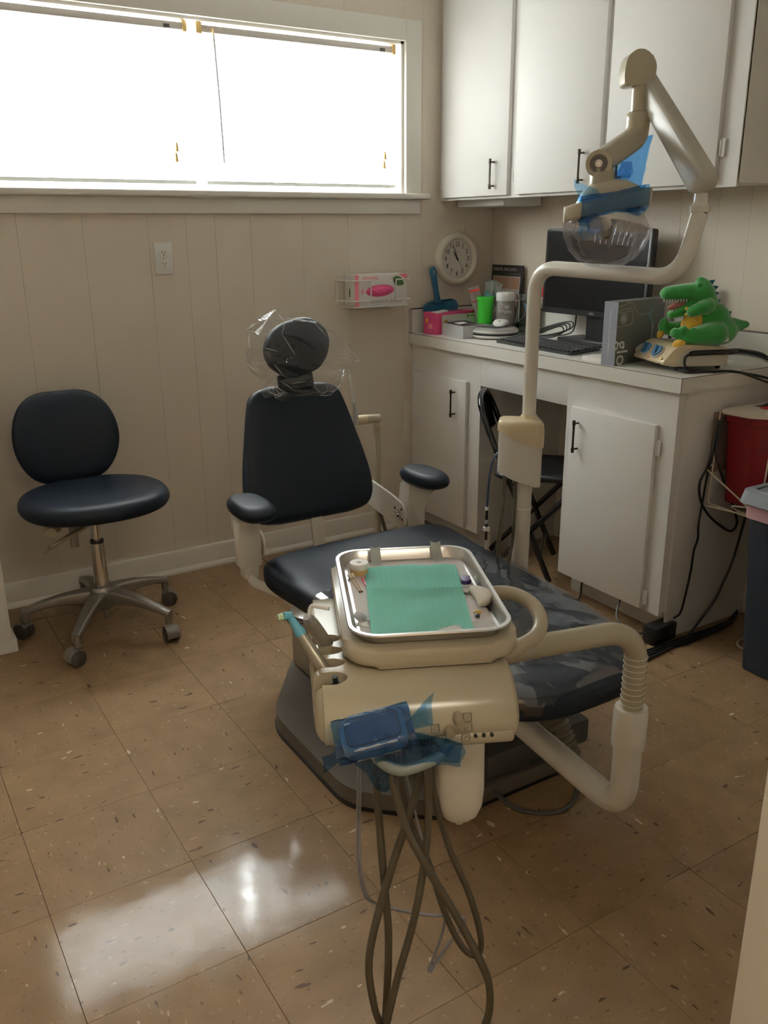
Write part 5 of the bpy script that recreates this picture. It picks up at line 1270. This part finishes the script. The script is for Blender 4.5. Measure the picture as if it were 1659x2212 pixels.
m = MB(); m.prism([(-.005, 0), (.005, 0), (.005, .15), (-.005, .15)], -.06, .06, V((2.40, .155, Z)), RZ(-12) @ RX(90) @ RZ(0)); 
pf = thing('picture_frame', 'black picture frame standing behind the plush dinosaur', 'picture frame', (2.37, .19, Z))
m.bm.free(); pfm = T((2.375, .20, Z + .001), frame((.3, -1, 0), (.16, 0, 1)))
m = MB(pfm); m.box((0, .075, -.004), (.012, .15, .012)); 
for c_, s_ in (((-.05, .075, 0), (.012, .15, .010)), ((.05, .075, 0), (.012, .15, .010)), ((0, .006, 0), (.11, .012, .010)), ((0, .144, 0), (.11, .012, .010))): m.box(c_, s_, bevel=.001)
m.build('frame', BLACK, pf)
m = MB(pfm); m.box((0, .075, .0), (.09, .128, .004)); m.build('picture', M('frame_white', (.5, .5, .5), .4), pf)
m = MB(pfm); m.box((-.01, .034, .0025), (.06, .045, .002)); m.build('blue_print', M('frame_blue', (.03, .30, .50), .4), pf)
m = MB(); m.box((2.425, .1515, Z + .1225), (.016, .031, .244), None, bevel=.001); tag(m.build('blue_carton', M('carton_blue', (.02, .14, .36), .45), None), 'tall blue carton behind the back spikes of the plush dinosaur', 'box')

# scaler unit
su = thing('scaler_unit', 'yellowed dental scaler unit with two blue knobs on the counter', 'scaler', (2.18, .03, Z))
sm = T((2.190, .036, Z + .0045), RZ(-20))
# side profile in x (front = -x) and z, swept over y
prof = [(-.128, .026), (-.122, .018), (-.080, .012), (.095, .010), (.100, .014), (.100, .062), (.092, .068), (-.030, .079), (-.060, .080), (-.085, .072)]
m = MB(sm); m.prism(rounded(prof, .008, 3), -.098, .098, (0, 0, 0), Matrix(((1, 0, 0), (0, 0, -1), (0, 1, 0))), bevel=.004); m.build('case', YELLOWED, su, angle=35)
m = MB(sm); m.prism(rounded([(-.030, .014), (.094, .012), (.097, .058), (-.028, .070), (-.06, .058), (-.085, .030), (-.075, .016)], .003, 3), .0975, .0992, (0, 0, 0), Matrix(((1, 0, 0), (0, 0, -1), (0, 1, 0)))); m.build('side_panel', M('scaler_side', (.62, .58, .47), .4), su)
fn = V((-.73, 0, .68))
for y in (.045, -.028):
    c_ = V((-.107, y, .052)); kf = fn.to_track_quat('Z', 'Y').to_matrix()
    m = MB(sm); m.lathe([(.024, -.002), (.024, .002), (.022, .003)], c_, kf, seg=24); k1 = m.build('knob_ring', M('knob_ring', (.58, .55, .47), .3), su)
    m = MB(sm); m.lathe([(.0205, .002), (.0205, .008), (.018, .010)], c_, kf, seg=24); m.box(c_ + fn * .013, (.010, .036, .012), kf @ RZ(38), bevel=.003); m.build('knob', M('knob_blue', (.03, .13, .27), .35), su)
m = MB(sm); m.lathe([(.0045, 0), (.0045, .004), (.002, .005)], V((-.121, -.078, .036)), fn.to_track_quat('Z', 'Y').to_matrix(), seg=12); m.build('socket', M('brass', (.45, .36, .10), .3, .8), su)
m = MB(sm); m.box(V((-.124, .004, .032)), (.001, .010, .004), RY(30)); m.build('red_label', M('label_red', (.45, .05, .08), .5), su)
m = MB(sm); m.lathe([(.018, 0), (.018, .002)], V((-.104, .101, .048)), fn.to_track_quat('Z', 'Y').to_matrix(), seg=20); m.build('clear_dial', FROST, su)
m = MB(sm)
for x, y in ((-.05, .06), (-.05, -.06), (.09, .06), (.09, -.06)): m.lathe([(.008, -.0), (.012, .014)], (x, y, -.004), seg=12)
m.build('rubber_feet', BLACK, su)
m = MB(sm); m.box((.035, -.103, .046), (.020, .010, .014), bevel=.002); m.box((.085, .0, .066), (.03, .02, .006), bevel=.002); m.build('handpiece_cradle', M('scaler_side', (.62, .58, .47), .4), su)
sh_ = thing('scaler_handpiece', 'black scaler handpiece clipped along the side of the scaler unit', 'handpiece', sm @ V((.04, -.092, .05)))
m = MB(sm); m.tube([(-.040, -.108, .052), (-.030, -.108, .054), (.075, -.108, .055), (.110, -.108, .055), (.125, -.108, .055)], [.007, .0085, .0085, .0075, .005], 12); m.build('body', BLACK, sh_)
m = MB(); w0 = sm @ V((-.040, -.108, .052))
m.tube(spline([w0, w0 + V((-.020, .002, -.012)), w0 + V((-.010, -.004, -.046)), (2.16, -.105, .9025), (2.25, -.131, .897), (2.36, -.19, .855), (2.43, -.22, .835), (2.455, -.23, .80)], 8), .0040, 8); m.build('cord', BLACK, sh_)
m = MB(); m.tube(spline([sm @ V((-.07, -.07, .010)), (2.085, -.070, .9025), (2.15, -.095, .9025), (2.25, -.131, .8955), (2.37, -.17, .868), (2.445, -.215, .828), (2.455, -.235, .78)], 8), .0040, 8); tag(m.build('black_cord', BLACK, None), 'black cord running from under the scaler over the counter end', 'cord')
w1 = sm @ V((.100, -.060, .045))
for k_, (mt_, r_, lb, dz) in enumerate(((M('blue_hose', (.02, .035, .06), .4), .0050, 'dark blue hose leaving the back of the scaler unit', .0), (BLACK, .0055, 'thick black hose leaving the back of the scaler unit', .006), (HOSE2, .0035, 'thin grey hose leaving the back of the scaler unit', -.006))):
    m = MB(); m.tube(spline([w1 + V((-.004, 0, dz)), w1 + V((.05, -.03, .002 + dz)), w1 + V((.10, -.085, -.012 + dz)), w1 + V((.128 - .006 * k_, -.13, -.055)), w1 + V((.132 - .008 * k_, -.155, -.105)), w1 + V((.135 - .006 * k_, -.16, -.15))], 8), r_, 8)
    tag(m.build('hose', mt_, None), lb, 'hose')
m = MB(); m.tube(spline([(2.462, -.14, .90), (2.44, -.20, .855), (2.40, -.22, .815), (2.34, -.20, .795), (2.27, -.16, .775), (2.21, -.135, .75)], 8), .0042, 8); tag(m.build('black_cord', BLACK, None), 'black cord crossing behind the lid of the sharps container', 'cord')

# plush dinosaur
dn_ = thing('plush_dinosaur', 'green plush dinosaur with open toothed mouth sitting on the scaler unit', 'plush toy', sm @ V((.04, 0, .078)))
PLUSH = M('green_plush', (.012, .20, .022), .9, sheen=.6, noise_amt=.25, noise_scale=60, bump=.4, bump_scale=400)
PLUSHY = M('yellow_plush', (.62, .36, .03), .9, sheen=.4, noise_amt=.15, noise_scale=80, bump=.4, bump_scale=400)
PLUSHB = M('blue_felt', (.012, .10, .16), .9)
DNO = V((2.208, -.006, .972)); da = V((-.84, .54, 0)).normalized(); ds = V((-.54, -.84, 0)).normalized()
def dq(a, s, z): return DNO + da * a + ds * s + V((0, 0, z))
DR = frame(da, V((0, 0, 1)))
def blobs(lst, name, mat, parent, voxel=.0045, sm_it=6):
    m = MB()
    for it in lst:
        if it[0] == 'e': _, (a, s, z), (ra, rs, rz), ang = it; m.ell(dq(a, s, z), (ra, rz, rs), DR @ RZ(ang))
        else:
            _, pts, rad_ = it; P_ = spline(pts, 5)
            for q, rr__ in ((P_[0], rad_[0]), (P_[-1], rad_[-1])): m.ell(dq(*q), (rr__, rr__, rr__))
            m.tube([dq(*p) for p in spline(pts, 5)], [rad_[0] + (rad_[-1] - rad_[0]) * i / (5 * (len(pts) - 1)) for i in range(5 * (len(pts) - 1) + 1)], 14)
    o = m.build(name, mat, parent)
    r = o.modifiers.new('remesh', 'REMESH'); r.mode = 'VOXEL'; r.voxel_size = voxel; r.use_smooth_shade = True
    s = o.modifiers.new('smooth', 'SMOOTH'); s.iterations = sm_it; s.factor = .5
    return o
body = blobs([('e', (-.036, 0, .070), (.056, .050, .066), 25), ('e', (-.060, 0, .046), (.060, .056, .048), 0), ('e', (-.010, 0, .120), (.038, .036, .05), 20), ('t', [(-.07, 0, .056), (-.110, -.004, .060), (-.148, -.006, .064)], (.040, .012)),
    ('e', (.008, 0, .166), (.044, .037, .036), 0), ('e', (.002, 0, .190), (.022, .026, .020), 30), ('t', [(.02, 0, .166), (.07, 0, .166), (.116, 0, .163)], (.032, .023)), ('e', (.120, 0, .162), (.020, .025, .020), 0), ('t', [(.016, 0, .185), (.014, 0, .214)], (.014, .003)),
    ('t', [(.02, 0, .125), (.062, 0, .110), (.098, 0, .096)], (.026, .015)),
    ('t', [(-.006, .034, .126), (.020, .046, .120), (.044, .042, .110)], (.024, .019)), ('t', [(-.006, -.034, .126), (.020, -.046, .120), (.044, -.042, .110)], (.024, .019)),
    ('t', [(-.035, .044, .040), (.01, .056, .038), (.048, .052, .030)], (.040, .027)), ('e', (.072, .054, .028), (.022, .024, .026), 20), ('e', (.100, .058, .046), (.014, .013, .017), 20), ('e', (.076, .068, .056), (.014, .012, .015), 0), ('e', (.046, .072, .050), (.014, .012, .016), 0),
    ('t', [(-.035, -.044, .040), (.02, -.058, .044), (.080, -.058, .046)], (.034, .024)), ('e', (.103, -.058, .056), (.016, .022, .028), 10)], 'body', PLUSH, dn_)
blobs([('e', (.028, .004, .068), (.036, .038, .046), 15)], 'belly', PLUSHY, dn_)
blobs([('e', (.084, .066, .012), (.022, .020, .016), -18)], 'sole', PLUSHY, dn_); blobs([('e', (.110, -.055, .030), (.012, .017, .018), 30)], 'sole', PLUSHY, dn_)
m = MB()
for z, s_ in ((.118, .030), (.100, .030), (.084, .036)): m.ell(dq(.060 if z > .09 else .03, s_ + .004, z), (.006, .006, .006), seg=10, rings=6)
m.build('claws', PLUSHY, dn_)
m = MB()
for k_ in range(9):
    p = dq(.130 - k_ * .009, .0185, .146)
    m.tube([p, p - V((0, 0, .010))], [.003, .0008], 6)
for k_ in range(7):
    p = dq(.104 - k_ * .008, .010, .104 + .003 * k_); m.tube([p, p + V((0, 0, .007))], [.0025, .0008], 6)
m.build('teeth', M('felt_white', (.75, .72, .66), .8), dn_)
m = MB(); m.ell(dq(.075, 0, .126), (.036, .012, .012), DR @ RZ(-15)); m.build('mouth_lining', M('felt_pink', (.35, .12, .10), .9), dn_)
for s_ in (.027, -.027):
    m = MB(); m.ell(dq(.022, s_, .190), (.009, .009, .004), DR, seg=12, rings=8); m.build('eye_ridge', PLUSH, dn_)
for a_, z_, an in ((-.020, .197, 35), (-.032, .180, 20), (-.036, .162, 10), (-.044, .136, 30), (-.057, .120, 40), (-.070, .106, 50), (-.086, .096, 58)):
    m = MB(); c_ = dq(a_, 0, z_); d1 = -da * math.cos(math.radians(an)) + V((0, 0, 1)) * math.sin(math.radians(an)); d2 = da * math.sin(math.radians(an)) + V((0, 0, 1)) * math.cos(math.radians(an))
    tri = [c_ - d2 * .012 - d1 * .008, c_ + d2 * .012 - d1 * .008, c_ + d1 * .014]
    m._put([p + ds * .0025 for p in tri] + [p - ds * .0025 for p in tri], [(0, 1, 2), (5, 4, 3), (0, 3, 4, 1), (1, 4, 5, 2), (2, 5, 3, 0)]); m.build('back_spike', PLUSHB, dn_, smooth=False)
m = MB(); tg = dq(-.062, .05, .012); m.prism([(0, 0), (.016, .006), (.014, .020), (-.004, .012)], 0, .0006, tg, frame(-da, (0, 0, 1))); m.build('sewn_label', M('felt_white', (.75, .72, .66), .8), dn_)

# ------------------------------------------------------------------ sharps container, bin, cords at the counter end
sc_ = thing('sharps_container', 'red sharps container with cream lid hung on the cabinet end', 'sharps container', (2.32, -.22, .47))
def sring(k, z): return [V((2.330 + x * k, -.222 + y * k, z)) for x, y in rounded([(-.128, .085), (-.128, -.030), (-.085, -.085), (.085, -.085), (.128, -.030), (.128, .085)], .012)]
m = MB(); m.loft([sring(.78, .475), sring(.80, .478), sring(.93, .742), sring(.975, .745), sring(.985, .775)]); m.build('tub', RED, sc_, angle=35)
m = MB(); lid = rounded([(-.150, .082), (-.146, -.02), (-.085, -.098), (.090, -.098), (.150, -.02), (.150, .082)], .012)
m.prism(lid, .772, .787, (2.330, -.222, 0), bevel=.004); m.build('lid', M('lid_cream', (.68, .61, .50), .4), sc_)
m = MB(); m.prism(sup(30, 2, .062, .040), .7868, .7885, (2.345, -.222, 0)); m.build('drop_opening', M('red_opening', (.40, .02, .02), .35), sc_)
# biohazard mark
bz = V((2.335, -.2995, .625)); m = MB()
for k_ in range(3):
    a = math.radians(90 + 120 * k_); cc_ = bz + V((.027 * math.cos(a), 0, .027 * math.sin(a)))
    pts = [cc_ + V((.026 * math.cos(a + t), 0, .026 * math.sin(a + t))) for t in [math.radians(35 + 290 * q / 18) for q in range(19)]]
    m.tube(pts, [.002 + .0055 * math.sin(PI * q / 18) for q in range(19)], 6)
m.tube([bz + V((.020 * math.cos(2 * PI * q / 20), 0, .020 * math.sin(2 * PI * q / 20))) for q in range(20)], .0028, 6, closed=True)
for v_ in m.bm.verts: v_.co.y = -.3005 + (v_.co.y + .2995) * .12 + (v_.co.z - .62) * -.065
m.build('biohazard_mark', M('mark_black', (.05, .008, .010), .4), sc_)
text('BIOHAZARD', .016, (2.335, -.2965, .548), (1, 0, 0), (0, -.06, 1), M('mark_black', (.05, .008, .010), .4), sc_)
wr = thing('wire_bracket', 'cream wire bracket holding the sharps container', 'bracket', (2.30, -.12, .45))
m = MB()
m.tube(fillet([(2.198, -.126, .775), (2.192, -.126, .62), (2.185, -.126, .468), (2.185, -.30, .462), (2.46, -.30, .462)], .012, 4), .0028, 8)
m.tube(fillet([(2.225, -.305, .735), (2.205, -.305, .50), (2.20, -.31, .468)], .01, 4), .0028, 8)
m.tube(fillet([(2.185, -.128, .60), (2.15, -.132, .592), (2.195, -.250, .500), (2.20, -.300, .466)], .012, 4), .0028, 8)
m.tube(fillet([(2.150, -.128, .470), (2.195, -.285, .463), (2.205, -.30, .475), (2.19, -.27, .49), (2.175, -.22, .485), (2.19, -.24, .468), (2.205, -.30, .463)], .01, 4), .0026, 8)
m.box2((2.155, -.121, .45), (2.46, -.113, .79)) if False else None
m.build('wire', M('wire_cream', (.66, .58, .44), .4), wr)
m = MB(); m.box2((2.185, -.1205, .57), (2.46, -.1125, .77), bevel=.001); m.build('mount_plate', M('plate_brown', (.22, .14, .11), .5), wr)

tc_ = thing('waste_bin', 'tall navy plastic waste bin with pale grey rim and pink liner', 'waste bin', (2.28, -.55, 0))
TCX, TCY = 2.232, -.565
def trng(hx, hy, z, r=.03): return [V((TCX + x, TCY + y, z)) for x, y in rrect(hx * 2, hy * 2, r, 4)]
m = MB(); m.loft([trng(.130, .185, .0), trng(.137, .190, .004), trng(.165, .215, .555), trng(.160, .21, .555), trng(.135, .186, .01)]); m.build('bin_body', NAVYCAN, tc_, angle=40)
m = MB(); m.loft([trng(.167, .217, .510), trng(.171, .221, .505), trng(.172, .222, .560), trng(.167, .217, .562)], cap=False); m.build('liner', M('liner_pink', (.55, .33, .36), .5, bump=.8, bump_scale=40), tc_, angle=60)
m = MB(); m.loft([trng(.161, .211, .575), trng(.181, .231, .548), trng(.187, .237, .552), trng(.179, .229, .590), trng(.165, .215, .596), trng(.155, .205, .59)], cap=False); m.build('rim', M('rim_grey', (.30, .33, .36), .4), tc_, angle=50)
m = MB(); m.grid(14, 14, lambda u, v: V((TCX + (u - .5) * .31, TCY + (v - .5) * .41, .588 + .006 * noise.noise(V((u * 5, v * 5, 1))) - .02 * (1 - (2 * u - 1) ** 2) * (1 - (2 * v - 1) ** 2)))); m.build('bag_top', M('bag_grey', (.28, .31, .34), .35), tc_)

cl = MB(); cl.tube(spline([(2.177, -.135, .752), (2.163, -.14, .679), (2.143, -.14, .602), (2.116, -.14, .553), (2.128, -.14, .492), (2.177, -.14, .432), (2.254, -.14, .376), (2.307, -.14, .351), (2.332, -.14, .371), (2.317, -.14, .412), (2.244, -.145, .514), (2.189, -.147, .604), (2.174, -.142, .656), (2.19, -.138, .745)], 6), .0042, 8)
tag(cl.build('black_cord', BLACK, None), 'black cord hanging in a loop on the cabinet end', 'cord')
cl = MB(); cl.tube(spline([(2.185, -.138, .747), (2.168, -.136, .661), (2.155, -.136, .583), (2.144, -.136, .475), (2.132, -.14, .408), (2.136, -.14, .356), (2.123, -.14, .316), (2.119, -.14, .25), (2.105, -.14, .166), (2.088, -.14, .102), (2.062, -.135, .085)], 6), .0038, 8)
tag(cl.build('black_cord', BLACK, None), 'black cord dropping from the counter to the power brick', 'cord')
cl = MB(); cl.tube(spline([(2.37, -.145, .40), (2.356, -.14, .313), (2.334, -.14, .238), (2.303, -.14, .175), (2.264, -.14, .109), (2.19, -.145, .051), (2.10, -.16, .008), (1.98, -.18, .006), (1.88, -.19, .006)], 6), .0045, 8)
tag(cl.build('grey_cord', M('cord_grey', (.035, .035, .035), .4), None), 'dark grey cord curving from behind the bin to the floor', 'cord')
ad = thing('power_brick', 'black power brick on the floor against the cabinet end', 'power adapter', (2.0, -.08, 0))
m = MB(); m.box((2.035, -.105, .032), (.115, .055, .062), RZ(4), bevel=.006); m.build('brick', BLACK, ad)
m = MB(); m.tube(spline([(1.985, -.10, .04), (1.95, -.06, .03), (1.96, .02, .05), (2.04, .08, .10)], 6), .0035, 7); m.build('lead', BLACK, ad)
fb_l = ['upper black cord of the floor bundle beside the bin', 'middle black cord of the floor bundle beside the bin', 'lower black cord of the floor bundle beside the bin']
for k_ in range(3):
    cl = MB(); o_ = .012 * k_
    cl.tube(spline([(1.90, -.148 - o_, .006), (2.0, -.145 - o_, .006), (2.087, -.146 - o_ * 1.4, .008), (2.223, -.152 - o_, .009), (2.33, -.150 - o_ * .6, .012), (2.40, -.138, .03 - .008 * k_)], 6), .0048, 7)
    tag(cl.build('floor_cord', BLACK, None), fb_l[k_], 'cord', 'cords on the floor beside the bin')
cl = MB(); cl.tube([V((2.265 + .055 * math.cos(2 * PI * q / 24), -.300 + .04 * math.sin(2 * PI * q / 24), .0045)) for q in range(24)], .004, 7, closed=True); tag(cl.build('cable_ring', M('cream_cable', (.45, .38, .28), .5), None), 'small cream cable ring on the floor by the bin', 'cable')
cl = MB(); cl.tube(spline([(2.09, .31, .09), (2.07, .305, .05), (2.06, .30, .006), (2.00, .27, .006)], 6), .0035, 7); tag(cl.build('black_cord', BLACK, None), 'short black cord under the right base cabinet', 'cord')

# hoses on the light post
cl = MB(); cl.tube(spline([(1.437, .02, .665), (1.432, .015, .58), (1.418, .01, .48), (1.405, .0, .38), (1.40, -.01, .25)], 6), .0062, 8); tag(cl.build('post_hose', HOSE, None), 'brown hose hanging left of the light post', 'hose')
cl = MB(); cl.tube(spline([(1.452, -.008, .64), (1.452, -.012, .55), (1.444, -.018, .45), (1.430, -.02, .38), (1.42, -.02, .25)], 6), .005, 8); tag(cl.build('post_hose', HOSE, None), 'brown hose tied against the light post', 'hose')
ah = thing('air_hose', 'dark blue air hose with white couplings beside the light post', 'hose', (1.40, .03, .35))
m = MB(); m.tube(spline([(1.437, .03, .725), (1.412, .045, .69), (1.402, .05, .62), (1.398, .05, .545)], 6), .0036, 8); m.build('tube', M('blue_tube', (.015, .04, .075), .35), ah)
for z0, z1, r_, mt_ in ((.545, .535, .0055, WHITEP), (.535, .505, .0042, BLACK), (.505, .493, .0045, WHITEP), (.493, .482, .0045, BLACK), (.480, .470, .011, WHITEP), (.468, .44, .0040, BLACK), (.44, .40, .0032, WHITEP)):
    m = MB(); m.cyl((1.398, .05, z0), (1.397, .05, z1), r_, seg=12); m.build('coupling' if mt_ is WHITEP else 'sleeve', mt_, ah)
